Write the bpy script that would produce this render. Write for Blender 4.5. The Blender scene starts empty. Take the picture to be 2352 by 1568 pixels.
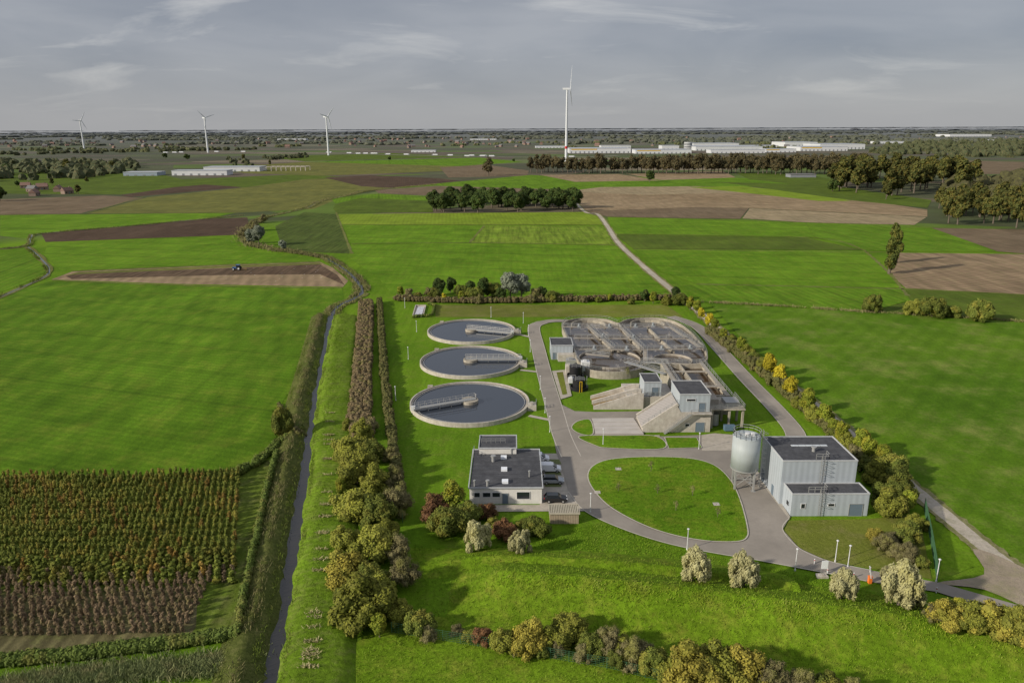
import bpy,math,random
import numpy as np
from mathutils import Vector,Matrix
from mathutils.bvhtree import BVHTree
random.seed(7); RN=np.random.default_rng(7)
sc=bpy.context.scene; COL=sc.collection
sc.view_settings.view_transform='Standard'
# ---------------- camera -------------
CH=68.0; PITCH=math.atan(487/1700); ROLL=math.radians(-0.24)
RM=Matrix.Rotation(math.pi/2-PITCH,3,'X')@Matrix.Rotation(ROLL,3,'Z')
cd=bpy.data.cameras.new('camera'); cam=bpy.data.objects.new('camera',cd); COL.objects.link(cam)
cam.matrix_world=Matrix.Translation((0,0,CH))@RM.to_4x4()
cd.sensor_width=36; cd.lens=36*1700/2352; cd.clip_start=1; cd.clip_end=90000; sc.camera=cam
def S(u,v,z=0.0):
    "survey reading of the aerial photograph -> metres on the ground plane at height z"
    d=RM@Vector((u-1176,784-v,-1700)); t=(z-CH)/d.z
    return (d.x*t,d.y*t)
def SP(l,z=0.0): return [S(a,b,z) for a,b in l]
def ppm(v): return .9615*(v-297)/68
# ---------------- materials -------------
MATS={}
class NT:
    def __init__(s,name):
        s.m=bpy.data.materials.new(name); s.m.use_nodes=True; s.t=s.m.node_tree; s.n=s.t.nodes; s.b=s.n['Principled BSDF']
        s.b.inputs['Specular IOR Level'].default_value=.25
    def new(s,k,**kw):
        x=s.n.new(k)
        for a,b in kw.items(): setattr(x,a,b)
        return x
    def link(s,a,b): s.t.links.new(a,b)
    def noise(s,vec,scale,detail=4,rough=.6):
        x=s.new('ShaderNodeTexNoise'); x.inputs['Scale'].default_value=scale; x.inputs['Detail'].default_value=detail; x.inputs['Roughness'].default_value=rough
        s.link(vec,x.inputs['Vector']); return x.outputs['Fac']
    def rng(s,a,f0,f1,t0,t1):
        x=s.new('ShaderNodeMapRange'); s.link(a,x.inputs[0])
        for i,v in zip((1,2,3,4),(f0,f1,t0,t1)): x.inputs[i].default_value=v
        return x.outputs[0]
    def mix(s,f,a,b,mode='MIX'):
        x=s.new('ShaderNodeMix',data_type='RGBA',blend_type=mode)
        for sock,v in ((x.inputs[0],f),(x.inputs[6],a),(x.inputs[7],b)):
            if hasattr(v,'is_linked'): s.link(v,sock)
            elif isinstance(v,(int,float)): sock.default_value=v
            else: sock.default_value=(*v,1)
        return x.outputs[2]
    def val(s,c,f):
        x=s.new('ShaderNodeVectorMath',operation='SCALE'); s.link(c,x.inputs[0]); s.link(f,x.inputs[3]); return x.outputs[0]
    def math(s,op,a,b=None):
        x=s.new('ShaderNodeMath',operation=op)
        for i,v in enumerate((a,b)):
            if v is None: continue
            if hasattr(v,'is_linked'): s.link(v,x.inputs[i])
            else: x.inputs[i].default_value=v
        return x.outputs[0]
    def mapping(s,pos,ang,sc=(1,1,1)):
        mp=s.new('ShaderNodeMapping'); mp.inputs['Rotation'].default_value=(0,0,math.radians(-ang)); mp.inputs['Scale'].default_value=sc; s.link(pos,mp.inputs[0]); return mp.outputs[0]
    def wave(s,pos,ang,period,dist=1.0,ds=.3):
        w=s.new('ShaderNodeTexWave'); w.inputs['Scale'].default_value=.314/period; w.inputs['Distortion'].default_value=dist; w.inputs['Detail Scale'].default_value=ds
        s.link(s.mapping(pos,ang),w.inputs[0]); return w.outputs['Fac']
    def bump(s,h,st,dist):
        x=s.new('ShaderNodeBump'); x.inputs['Strength'].default_value=st; x.inputs['Distance'].default_value=dist
        s.link(h,x.inputs['Height']); s.link(x.outputs[0],s.b.inputs['Normal'])
def warm(c): return (c[0]*1.36,c[1]*1.15,c[2]*1.0) if c and c[1]>c[0]*1.15 else c
def ground_mat(name,c1,c2,c3=None,stripe=None,big=.02,mid=.2,fine=1.6,vary=.3,rough=.95,bump=.6,bd=.3,c3f=.6,tram=None):
    if name in MATS: return MATS[name]
    c1,c2,c3=warm(c1),warm(c2),warm(c3)
    s=NT(name); g=s.new('ShaderNodeNewGeometry').outputs['Position']
    f=s.rng(s.noise(g,big,5,.65),.38,.62,0,1); col=s.mix(f,c1,c2)
    if c3: col=s.mix(s.rng(s.noise(g,mid,7,.75),.48,.68,0,c3f),col,c3)
    fn=s.noise(g,fine,7,.8)
    col=s.val(col,s.rng(fn,.3,.7,1-vary,1+vary))
    col=s.val(col,s.rng(s.noise(g,.06,4,.65),.3,.7,.80,1.20))
    if stripe:
        for st in (stripe if isinstance(stripe,list) else [stripe]):
            sn=s.noise(s.mapping(g,st[0],(1.2/st[1],.03,1)),1,3,.6); col=s.val(col,s.rng(sn,.3,.7,1-st[2]*1.6,1+st[2]*1.6))
            w=s.wave(g,st[0],st[1]); col=s.val(col,s.rng(w,0,1,1-st[2],1+st[2]))
    if tram:
        w=s.wave(g,tram[0],tram[1],.6,.1); col=s.val(col,s.rng(w,.0,.04,tram[2],1))
    s.link(col,s.b.inputs['Base Color']); s.b.inputs['Roughness'].default_value=rough
    s.b.inputs['Specular IOR Level'].default_value=.08
    if bump: s.bump(fn,bump,bd)
    MATS[name]=s.m; return s.m
def plain(name,c,rough=.6,vary=.12,scale=1.5,metal=0,spec=.3,ribs=None,bump=0,dirt=None):
    if name in MATS: return MATS[name]
    s=NT(name); g=s.new('ShaderNodeNewGeometry').outputs['Position']
    n=s.noise(g,scale,5,.65); rgb=s.new('ShaderNodeRGB'); rgb.outputs[0].default_value=(*c,1); col=rgb.outputs[0]
    if dirt:
        col=s.mix(s.rng(s.noise(g,.5,6,.7),.45,.75,0,.8),col,dirt)
        col=s.mix(s.rng(s.noise(s.mapping(g,0,(3,3,.25)),1,4,.7),.5,.75,0,.6),col,dirt)
    col=s.val(col,s.rng(n,.3,.7,1-vary,1+vary))
    if ribs:
        sp=s.new('ShaderNodeSeparateXYZ'); s.link(g,sp.inputs[0])
        k=s.math('ADD',sp.outputs[0],sp.outputs[1]) if ribs[1]=='v' else sp.outputs[2]
        w=s.math('SINE',s.math('MULTIPLY',k,2*math.pi/ribs[0]))
        col=s.val(col,s.rng(w,-1,1,1-ribs[2],1+ribs[2]))
    elif bump: s.bump(n,bump,.05)
    s.link(col,s.b.inputs['Base Color']); s.b.inputs['Roughness'].default_value=rough
    s.b.inputs['Metallic'].default_value=metal; s.b.inputs['Specular IOR Level'].default_value=spec
    MATS[name]=s.m; return s.m
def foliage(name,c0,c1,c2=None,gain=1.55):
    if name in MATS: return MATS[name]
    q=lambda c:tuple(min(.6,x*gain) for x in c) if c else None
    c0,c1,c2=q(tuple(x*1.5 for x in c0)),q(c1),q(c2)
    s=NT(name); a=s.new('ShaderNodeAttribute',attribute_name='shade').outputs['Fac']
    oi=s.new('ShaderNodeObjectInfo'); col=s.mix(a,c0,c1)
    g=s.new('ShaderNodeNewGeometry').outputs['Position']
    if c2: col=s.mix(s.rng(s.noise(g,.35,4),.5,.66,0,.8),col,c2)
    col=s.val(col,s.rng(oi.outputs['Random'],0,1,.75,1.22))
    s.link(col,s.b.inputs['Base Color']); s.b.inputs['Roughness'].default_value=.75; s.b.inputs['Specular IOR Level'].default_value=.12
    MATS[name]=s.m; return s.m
def water_mat(name,c,rough=.08,foam=None,bump=.15,spec=.6):
    s=NT(name); g=s.new('ShaderNodeNewGeometry').outputs['Position']
    if foam:
        n=s.noise(s.mapping(g,-35,(1,.45,1)),foam[1],9,.72); col=s.mix(s.rng(n,foam[2],foam[2]+.1,0,1),c,foam[0]); s.link(col,s.b.inputs['Base Color'])
        s.link(s.rng(n,foam[2],foam[2]+.1,rough,.8),s.b.inputs['Roughness'])
    else:
        s.b.inputs['Base Color'].default_value=(*c,1); s.b.inputs['Roughness'].default_value=rough
    s.b.inputs['Specular IOR Level'].default_value=spec
    s.bump(s.noise(g,2.5,3),bump,.03); MATS[name]=s.m; return s.m
# ---------------- mesh builder -------------
def rootloc(p):
    L=Vector((0,0,0))
    while p is not None: L=L+p.location; p=p.parent
    return L
class MB:
    def __init__(s): s.v=[];s.f=[];s.m=[]
    def add(s,vs,fs,m=0):
        o=len(s.v); s.v+=[tuple(v) for v in vs]; s.f+=[tuple(i+o for i in f) for f in fs]; s.m+=[m]*len(fs); return s
    def box(s,x0,x1,y0,y1,z0,z1,m=0):
        return s.add([(x,y,z) for z in (z0,z1) for x,y in ((x0,y0),(x1,y0),(x1,y1),(x0,y1))],[(3,2,1,0),(4,5,6,7),(0,1,5,4),(1,2,6,5),(2,3,7,6),(3,0,4,7)],m)
    def beam(s,a,b,w,h=None,m=0):
        h=h or w; a=Vector(a);b=Vector(b);d=(b-a)
        if d.length<1e-6: return s
        d.normalize(); sd=d.cross(Vector((0,0,1)))
        if sd.length<1e-3: sd=Vector((1,0,0))
        sd.normalize(); up=sd.cross(d)
        vs=[p+sd*w/2*i+up*h/2*j for p in (a,b) for i,j in ((-1,-1),(1,-1),(1,1),(-1,1))]
        return s.add(vs,[(0,1,2,3),(7,6,5,4),(0,4,5,1),(1,5,6,2),(2,6,7,3),(3,7,4,0)],m)
    def prism(s,poly,z0,z1,m=0):
        n=len(poly); vs=[(p[0],p[1],z0) for p in poly]+[(p[0],p[1],z1) for p in poly]
        return s.add(vs,[tuple(range(n-1,-1,-1)),tuple(range(n,2*n))]+[(i,(i+1)%n,(i+1)%n+n,i+n) for i in range(n)],m)
    def ext(s,prof,y0,y1,m=0):
        n=len(prof); vs=[(p[0],y0,p[1]) for p in prof]+[(p[0],y1,p[1]) for p in prof]
        return s.add(vs,[tuple(range(n)),tuple(range(2*n-1,n-1,-1))]+[((i+1)%n,i,i+n,(i+1)%n+n) for i in range(n)],m)
    def cyl(s,c,r,z0,z1,n=24,r2=None,m=0):
        r2=r if r2 is None else r2
        vs=[(c[0]+R*math.cos(2*math.pi*i/n),c[1]+R*math.sin(2*math.pi*i/n),z) for R,z in ((r,z0),(r2,z1)) for i in range(n)]
        return s.add(vs,[tuple(range(n-1,-1,-1)),tuple(range(n,2*n))]+[(i,(i+1)%n,(i+1)%n+n,i+n) for i in range(n)],m)
    def hcyl(s,c,r,hw,n=16,m=0,ax=1):
        t=MB().cyl((0,0),r,-hw,hw,n)
        vs=[(c[0]+x,c[1]+z,c[2]+y) if ax==1 else (c[0]+z,c[1]+x,c[2]+y) for x,y,z in t.v]
        return s.add(vs,t.f,m)
    def ring(s,c,ri,ro,z0,z1,n=72,m=0):
        vs=[(c[0]+R*math.cos(2*math.pi*i/n),c[1]+R*math.sin(2*math.pi*i/n),z) for R,z in ((ro,z0),(ro,z1),(ri,z1),(ri,z0)) for i in range(n)]
        fs=[]
        for k in range(4):
            for i in range(n): j=(i+1)%n; fs.append((k*n+i,k*n+j,((k+1)%4)*n+j,((k+1)%4)*n+i))
        return s.add(vs,fs,m)
    def rail(s,pts,h=1.1,sp=2.0,w=.07,m=0):
        for a,b in zip(pts[:-1],pts[1:]):
            a=Vector(a);b=Vector(b); L=(b-a).length; k=max(1,int(L/sp))
            for i in range(k+1):
                p=a.lerp(b,i/k); s.beam(p,p+Vector((0,0,h)),w,w,m)
            for q in (h,h*.55): s.beam(a+Vector((0,0,q)),b+Vector((0,0,q)),w,w,m)
        return s
    def wallline(s,pts,w,z0,z1,m=0):
        for a,b in zip(pts[:-1],pts[1:]): s.beam((a[0],a[1],(z0+z1)/2),(b[0],b[1],(z0+z1)/2),w,z1-z0,m)
        return s
    def obj(s,name,mats,parent=None,kind=None,label=None,cat=None,group=None,smooth=False,world=True):
        me=bpy.data.meshes.new(name); L=rootloc(parent) if world else Vector((0,0,0))
        if parent is None and label is not None and world:
            a=np.array(s.v); L=Vector((float(a[:,0].mean()),float(a[:,1].mean()),float(a[:,2].min())))
        me.from_pydata([(x-L.x,y-L.y,z-L.z) for x,y,z in s.v],[],s.f)
        if not isinstance(mats,(list,tuple)): mats=[mats]
        for m in mats: me.materials.append(m)
        if len(mats)>1: me.polygons.foreach_set('material_index',s.m)
        if smooth: me.polygons.foreach_set('use_smooth',[True]*len(me.polygons))
        me.update(); o=bpy.data.objects.new(name,me); COL.objects.link(o)
        if parent is not None: o.parent=parent
        elif label is not None: o.location=L
        setp(o,kind,label,cat,group); return o
def setp(o,kind=None,label=None,cat=None,group=None):
    for k,v in (('kind',kind),('label',label),('category',cat),('group',group)):
        if v: o[k]=v
def thing(name,label,cat,loc,rot=0,scale=1,group=None,kind=None):
    e=bpy.data.objects.new(name,None); COL.objects.link(e); e.location=loc if len(loc)==3 else (*loc,0); e.rotation_euler=(0,0,rot); e.scale=(scale,)*3 if not isinstance(scale,tuple) else scale
    e.empty_display_size=.5; setp(e,kind,label,cat,group); return e
def copy_thing(src,loc,rot=0,scale=1,label=None,group=None):
    n=src.copy(); COL.objects.link(n); n.location=loc if len(loc)==3 else (*loc,0); n.rotation_euler=(0,0,rot); n.scale=(scale,)*3 if not isinstance(scale,tuple) else scale
    if label: n['label']=label
    if group: n['group']=group
    def rec(a,b):
        for ch in a.children:
            if ch is n: continue
            c=ch.copy(); COL.objects.link(c); c.parent=b; rec(ch,c)
    rec(src,n); return n
def cat_(pts,n=6,closed=False):
    P=[Vector(p) for p in pts]; N=len(P); out=[]
    for i in range(N if closed else N-1):
        g=(lambda k:P[k%N]) if closed else (lambda k:P[max(0,min(N-1,k))])
        a,b,c,d=g(i-1),g(i),g(i+1),g(i+2)
        for j in range(n):
            t=j/n; out.append(.5*((2*b)+(c-a)*t+(2*a-5*b+4*c-d)*t*t+(3*b-a-3*c+d)*t**3))
    if not closed: out.append(P[-1])
    return [tuple(p) for p in out]
def flat(name,poly,z,mat): 
    m=MB(); m.add([(p[0],p[1],z) for p in poly],[tuple(range(len(poly)))])
    o=m.obj(name,mat,kind='structure')
    if o.data.polygons[0].normal.z<0: o.data.flip_normals()
    return o
def offs(pts,d):
    out=[];n=len(pts)
    for i in range(n):
        a=Vector(pts[max(0,i-1)][:2]);b=Vector(pts[min(n-1,i+1)][:2]); t=(b-a).normalized(); out.append((pts[i][0]-t.y*d,pts[i][1]+t.x*d))
    return out
def ribbon(name,pts,w,z,mat,kind='structure',wob=0):
    L=offs(pts,.5);R=offs(pts,-.5); n=len(pts); ww=[w*(1+wob*RN.normal()) for _ in range(n)]
    l=[(p[0]+(a[0]-p[0])*wi,p[1]+(a[1]-p[1])*wi) for p,a,wi in zip(pts,L,ww)]
    r=[(p[0]+(a[0]-p[0])*wi,p[1]+(a[1]-p[1])*wi) for p,a,wi in zip(pts,R,ww)]
    m=MB(); m.add([(*p,z) for p in l]+[(*p,z) for p in r],[(i,i+n,i+1+n,i+1) for i in range(n-1)]); return m.obj(name,mat,kind=kind)
def resample(pts,k):
    P=np.array(pts,float); d=np.r_[0,np.cumsum(np.linalg.norm(np.diff(P,axis=0),axis=1))]; t=np.linspace(0,d[-1],k)
    return np.stack([np.interp(t,d,P[:,i]) for i in range(P.shape[1])],1)
BVH=[]
def loft(name,rows,mat,k=60,sub=3,noise=0,fade=0,bvh=False,soft=2):
    R=[resample(r,k) for r in rows]; rr=[]
    for a,b in zip(R[:-1],R[1:]):
        for j in range(sub): rr.append(a+(b-a)*(j/sub))
    rr.append(R[-1]); rr=np.array(rr)
    for _ in range(soft): rr[1:-1,:,2]=(rr[:-2,:,2]+2*rr[1:-1,:,2]+rr[2:,:,2])/4
    if noise:
        q=RN.normal(0,noise,rr[1:-1,:,2].shape); q=q+.8*np.roll(q,1,1)+.8*np.roll(q,-1,1); rr[1:-1,:,2]+=q
    if fade:
        f=np.clip(np.linspace(0,1,k)/fade,0,1); f=f*f*(3-2*f); rr[:,:,2]=rr[:,:,2]*f
    n=len(rr); m=MB(); m.add(rr.reshape(-1,3).tolist(),[(i*k+j,i*k+j+1,(i+1)*k+j+1,(i+1)*k+j) for i in range(n-1) for j in range(k-1)])
    if bvh: BVH.append(BVHTree.FromPolygons(m.v,m.f))
    o=m.obj(name,mat,kind='structure',smooth=True)
    if o.data.polygons[0].normal.z<0: o.data.flip_normals()
    return o
# ---------------- foliage geometry -------------
def ico():
    t=(1+5**.5)/2; v=[(-1,t,0),(1,t,0),(-1,-t,0),(1,-t,0),(0,-1,t),(0,1,t),(0,-1,-t),(0,1,-t),(t,0,-1),(t,0,1),(-t,0,-1),(-t,0,1)]
    f=[(0,11,5),(0,5,1),(0,1,7),(0,7,10),(0,10,11),(1,5,9),(5,11,4),(11,10,2),(10,7,6),(7,1,8),(3,9,4),(3,4,2),(3,2,6),(3,6,8),(3,8,9),(4,9,5),(2,4,11),(6,2,10),(8,6,7),(9,8,1)]
    v=[Vector(p).normalized() for p in v]; c={}; F=[]
    def mid(a,b):
        k=(min(a,b),max(a,b))
        if k not in c: v.append(((v[a]+v[b])/2).normalized()); c[k]=len(v)-1
        return c[k]
    for a,b,d in f: x,y,z=mid(a,b),mid(b,d),mid(d,a); F+=[(a,x,z),(b,y,x),(d,z,y),(x,y,z)]
    return np.array([tuple(p) for p in v]),np.array(F)
IV,IF=ico()
def leafarr(blobs,n,size,rng,up=0.0,flatten=.4):
    B=np.array(blobs,float); w=B[:,3]**2; w/=w.sum(); i=rng.choice(len(B),n,p=w)
    d=rng.normal(size=(n,3)); d[:,2]+=.25; d/=np.linalg.norm(d,axis=1)[:,None]
    r=B[i,3]*(.72+.40*rng.random(n)); sz=B[i,4] if B.shape[1]>4 else np.ones(n)
    c=B[i,:3]+d*r[:,None]*np.stack([np.ones(n),np.ones(n),sz],1)
    nn=d*1.0+rng.normal(size=(n,3))*.42+np.array([0,0,.25]); nn/=np.linalg.norm(nn,axis=1)[:,None]
    a=rng.normal(size=(n,3)); a[:,2]+=up*np.sign(a[:,2]); t=np.cross(nn,a); t/=np.linalg.norm(t,axis=1)[:,None]; b=np.cross(nn,t)
    if up: t,b=b,t
    s=size*(.55+.8*rng.random(n))[:,None]; kw=.3 if up else .55
    V=np.stack([c-t*s-b*s*kw,c+t*s*.2-b*s*kw*1.2,c+t*s+b*s*kw*.7,c-t*s*.2+b*s*kw*1.2],1).reshape(-1,3)
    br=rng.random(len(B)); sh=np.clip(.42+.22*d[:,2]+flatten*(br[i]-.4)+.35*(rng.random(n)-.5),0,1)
    return V,np.repeat(sh,4)
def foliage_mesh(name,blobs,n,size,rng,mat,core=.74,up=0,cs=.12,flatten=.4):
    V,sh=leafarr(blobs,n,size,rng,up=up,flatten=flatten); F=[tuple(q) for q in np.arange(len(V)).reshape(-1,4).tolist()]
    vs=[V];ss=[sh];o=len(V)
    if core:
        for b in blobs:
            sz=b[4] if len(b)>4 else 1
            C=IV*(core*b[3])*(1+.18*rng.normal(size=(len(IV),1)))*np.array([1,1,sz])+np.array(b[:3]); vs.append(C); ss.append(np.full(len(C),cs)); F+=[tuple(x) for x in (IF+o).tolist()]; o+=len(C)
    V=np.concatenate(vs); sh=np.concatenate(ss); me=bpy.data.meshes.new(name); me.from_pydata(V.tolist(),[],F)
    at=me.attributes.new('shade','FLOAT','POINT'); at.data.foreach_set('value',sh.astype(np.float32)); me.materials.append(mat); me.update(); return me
def zat(x,y):
    z=0
    for b in BVH:
        h=b.ray_cast(Vector((x,y,50)),Vector((0,0,-1)))
        if h[0] is not None: z=max(z,h[0].z)
    return z
def blades(name,P,h,w,mat,label,lean=.45,zf=None,cat='grass'):
    P=np.array(P,float); n=len(P)
    if P.shape[1]==2: P=np.c_[P,np.array([zf(*p) for p in P]) if zf else np.zeros(n)]
    a=RN.random(n)*math.pi; hh=h*(.5+.9*RN.random(n)); t=np.stack([np.cos(a),np.sin(a),np.zeros(n)],1)*(w*(.6+.8*RN.random(n)))[:,None]
    l=RN.normal(size=(n,3))*lean; l[:,2]=1; tip=P+l*hh[:,None]; midp=P+l*hh[:,None]*.55+np.array([0,0,.03])
    V=np.stack([P-t,P+t,midp+t*.8,tip,midp-t*.8],1).reshape(-1,3); F=[tuple(q) for q in np.arange(5*n).reshape(-1,5).tolist()]
    me=bpy.data.meshes.new(name); me.from_pydata(V.tolist(),[],F); sh=np.repeat(np.clip(RN.random(n),0,1),5)*np.tile([.5,.5,.9,1,.9],n)
    at=me.attributes.new('shade','FLOAT','POINT'); at.data.foreach_set('value',sh.astype(np.float32)); me.materials.append(mat); o=bpy.data.objects.new(name,me); COL.objects.link(o); setp(o,'stuff',label,cat); return o
def along(line,n,spread,z=0.0):
    L=resample(line,n); q=np.convolve(RN.normal(size=n+200),np.ones(201)/201,'valid')*9; out=[]
    for i,p in enumerate(L):
        if RN.random()<.5+.6*q[i]: out.append((p[0]+RN.normal()*spread,p[1]+RN.normal()*spread*.8,z))
    return out
BARK=plain('bark',(.13,.105,.08),.9)
def trunkmesh(rng,h,r,limbs,spread):
    m=MB(); top=(rng.normal()*.2,rng.normal()*.2,h)
    def taper(a,b,r0,r1,n=7):
        a=Vector(a);b=Vector(b);d=(b-a).normalized();x=d.orthogonal().normalized();y=d.cross(x)
        vs=[p+(x*math.cos(2*math.pi*i/n)+y*math.sin(2*math.pi*i/n))*q for p,q in((a,r0),(b,r1)) for i in range(n)]
        m.add(vs,[(i,(i+1)%n,(i+1)%n+n,i+n) for i in range(n)]+[tuple(range(n,2*n))])
    taper((0,0,-.2),top,r,r*.35)
    for k in range(limbs):
        a=2*math.pi*k/limbs+rng.random(); z=h*(.35+.5*rng.random()); b=(math.cos(a)*spread*.7,math.sin(a)*spread*.7,z+spread*(.5+.5*rng.random()))
        taper((0,0,z),b,r*.5,r*.12,5)
    me=bpy.data.meshes.new('trunk'); me.from_pydata(m.v,[],m.f); me.materials.append(BARK); return me
def mkblobs(rng,kind):
    B=[]
    if kind=='round':
        for k in range(24):
            a=rng.random()*6.28; z=rng.random(); R=3.1*math.sin(math.pi*(.15+.75*z))*(.35+.65*rng.random()); B.append((R*math.cos(a),R*math.sin(a),2.6+z*5.9,.8+.75*rng.random()))
        B.append((0,0,5.5,2.3))
    if kind=='tall':
        for k in range(20):
            a=rng.random()*6.28; z=rng.random(); R=2.1*math.sin(math.pi*(.2+.7*z))*(.4+.6*rng.random()); B.append((R*math.cos(a),R*math.sin(a),3+z*6.2,.8+.5*rng.random()))
        B.append((0,0,6,1.4))
    if kind=='column':
        for k in range(22):
            a=rng.random()*6.28; z=rng.random(); R=.8*math.sin(math.pi*(.25+.65*z))*(.4+.6*rng.random()); B.append((R*math.cos(a),R*math.sin(a),1.2+z*8.2,.5+.28*rng.random(),1.7))
    if kind=='shrub':
        for k in range(34):
            a=rng.random()*6.28; q=rng.random()**.6; R=4.4*q; B.append((R*math.cos(a),R*math.sin(a),1.2+rng.random()*6.6*(1-.6*q*q),1.0+.9*rng.random()))
        B.append((0,0,3.6,3.3))
    if kind=='wispy':
        for k in range(46):
            a=rng.random()*6.28; q=rng.random()**.55; R=3.5*q; z=1.4+rng.random()*6.9*(1-.55*q*q); B.append((R*math.cos(a),R*math.sin(a),z,.45+.5*rng.random(),1.9))
        B.append((0,0,3.8,2.2,1.2))
    if kind=='slim':
        for k in range(9):
            a=rng.random()*6.28; z=k/8; R=.9*(.3+.7*rng.random()); B.append((R*math.cos(a),R*math.sin(a),1.8+z*7,(1.4-.6*z)*(.8+.4*rng.random())))
    if kind=='small':
        for k in range(11):
            a=rng.random()*6.28; z=rng.random(); R=1.9*math.sin(math.pi*(.2+.7*z))*(.3+.7*rng.random()); B.append((R*math.cos(a),R*math.sin(a),3.2+z*5.4,1.0+.6*rng.random()))
    return B
SPEC={}
def species(key,shape,c0,c1,c2,n,size,core,name,label,cat,up=0,nv=2,gain=1.55,cs=.12):
    mt=foliage('leaves_'+key,c0,c1,c2,gain); SPEC[key]=[]
    for v in range(nv):
        rng=np.random.default_rng(len(SPEC)*31+v*7)
        B=mkblobs(rng,shape); cm=foliage_mesh('crown',B,n,size,rng,mt,core,up,cs)
        tm=trunkmesh(rng,{'column':8,'shrub':3.5,'wispy':4,'slim':7.5}.get(shape,6.2),{'shrub':.3,'column':.35}.get(shape,.28),7,{'column':.8,'shrub':3,'round':3,'slim':1.2}.get(shape,2))
        SPEC[key].append((cm,tm,name,label,cat))
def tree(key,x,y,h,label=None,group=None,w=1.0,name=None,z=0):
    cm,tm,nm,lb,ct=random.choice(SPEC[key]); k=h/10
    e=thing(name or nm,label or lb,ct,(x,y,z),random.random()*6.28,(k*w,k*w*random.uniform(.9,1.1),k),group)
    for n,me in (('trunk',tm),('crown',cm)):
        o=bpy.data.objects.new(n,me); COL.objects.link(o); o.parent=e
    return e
def treepx(key,u,v,hpx,**kw):
    x,y=S(u,v); return tree(key,x,y,hpx/ppm(v),**kw)
species('dark','round',(.014,.022,.006),(.040,.064,.014),(.05,.055,.012),3400,.30,.76,'deciduous_tree','dense dark green deciduous tree standing among fields','tree',nv=3)
species('olive','shrub',(.026,.034,.006),(.11,.125,.022),(.14,.125,.022),6500,.25,.8,'shrub','rounded olive green shrub beside the hedge','bush')
species('moss','shrub',(.04,.045,.008),(.175,.178,.025),(.14,.135,.025),6500,.25,.8,'shrub','rounded yellowish olive shrub beside the hedge','bush')
species('yellow','round',(.08,.075,.006),(.38,.30,.02),(.24,.23,.02),3600,.29,.74,'deciduous_tree','yellow autumn tree on the grass verge beside the path','tree')
species('lime','round',(.03,.045,.005),(.17,.185,.02),(.21,.18,.02),3600,.29,.74,'deciduous_tree','yellow-green young tree on the grass verge beside the path','tree')
species('silver','wispy',(.10,.095,.04),(.33,.31,.16),(.24,.22,.08),8000,.34,.7,'willow_shrub','pale cream willow shrub on the lawn','bush',up=2.0,cs=.3,gain=1.4)
species('willow','round',(.06,.07,.05),(.20,.215,.155),None,3600,.34,.76,'willow_tree','silvery grey willow tree in a shrub belt','tree',up=1.5)
species('brown','shrub',(.05,.045,.02),(.135,.118,.055),(.12,.12,.03),5200,.24,.62,'shrub','brown half bare shrub with thin twigs','bush',up=1.5,cs=.3)
species('red','shrub',(.035,.018,.01),(.14,.07,.03),(.11,.085,.025),4500,.25,.7,'shrub','dark red autumn shrub beside the building','bush')
species('gold','shrub',(.055,.048,.008),(.25,.21,.035),(.15,.15,.025),6500,.25,.78,'shrub','golden autumn shrub in a planted belt','bush')
species('poplar','column',(.015,.022,.006),(.075,.085,.016),(.11,.095,.018),3600,.26,.7,'poplar_tree','tall slender columnar poplar tree beside a field','tree')
species('row','tall',(.028,.026,.014),(.095,.082,.04),(.11,.075,.03),1100,.42,.6,'poplar_tree','half bare brownish poplar in a long row','tree',up=1,nv=3,gain=1.4)
species('wood','tall',(.014,.02,.006),(.078,.078,.018),(.12,.088,.02),1300,.42,.74,'deciduous_tree','autumn green and ochre tree in a plantation','tree',nv=3,gain=1.45)
species('young','small',(.05,.055,.015),(.16,.15,.06),None,130,.4,0,'young_tree','thin young tree planted on the lawn','tree')
species('fruit','slim',(.03,.042,.006),(.115,.13,.022),(.15,.13,.025),620,.6,.66,'fruit_tree','slim green fruit tree in an orchard row','tree',nv=3)
species('fruitred','slim',(.055,.043,.008),(.21,.125,.03),(.13,.13,.025),620,.6,.66,'fruit_tree','slim orange tinged fruit tree in an orchard row','tree')
species('fruitbare','slim',(.07,.052,.032),(.17,.12,.07),(.13,.115,.045),520,.5,.4,'fruit_tree','small nearly bare brown fruit tree in an orchard row','tree',up=2)
def stuffmesh(name,items,mat,size,nleaf,core=.8,label=None,cat=None,kind='stuff',up=0,cs=.12):
    me=foliage_mesh(name,items,nleaf,size,RN,mat,core,up,cs); o=bpy.data.objects.new(name,me); COL.objects.link(o); setp(o,kind,label,cat); return o
def inpoly(poly,n):
    P=np.array(poly); lo=P.min(0);hi=P.max(0); out=[]
    while len(out)<n:
        q=lo+(hi-lo)*RN.random(2); c=False
        for i in range(len(P)):
            a=P[i];b=P[i-1]
            if (a[1]>q[1])!=(b[1]>q[1]) and q[0]<(b[0]-a[0])*(q[1]-a[1])/(b[1]-a[1])+a[0]: c=not c
        if c: out.append(tuple(q))
    return out
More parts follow.
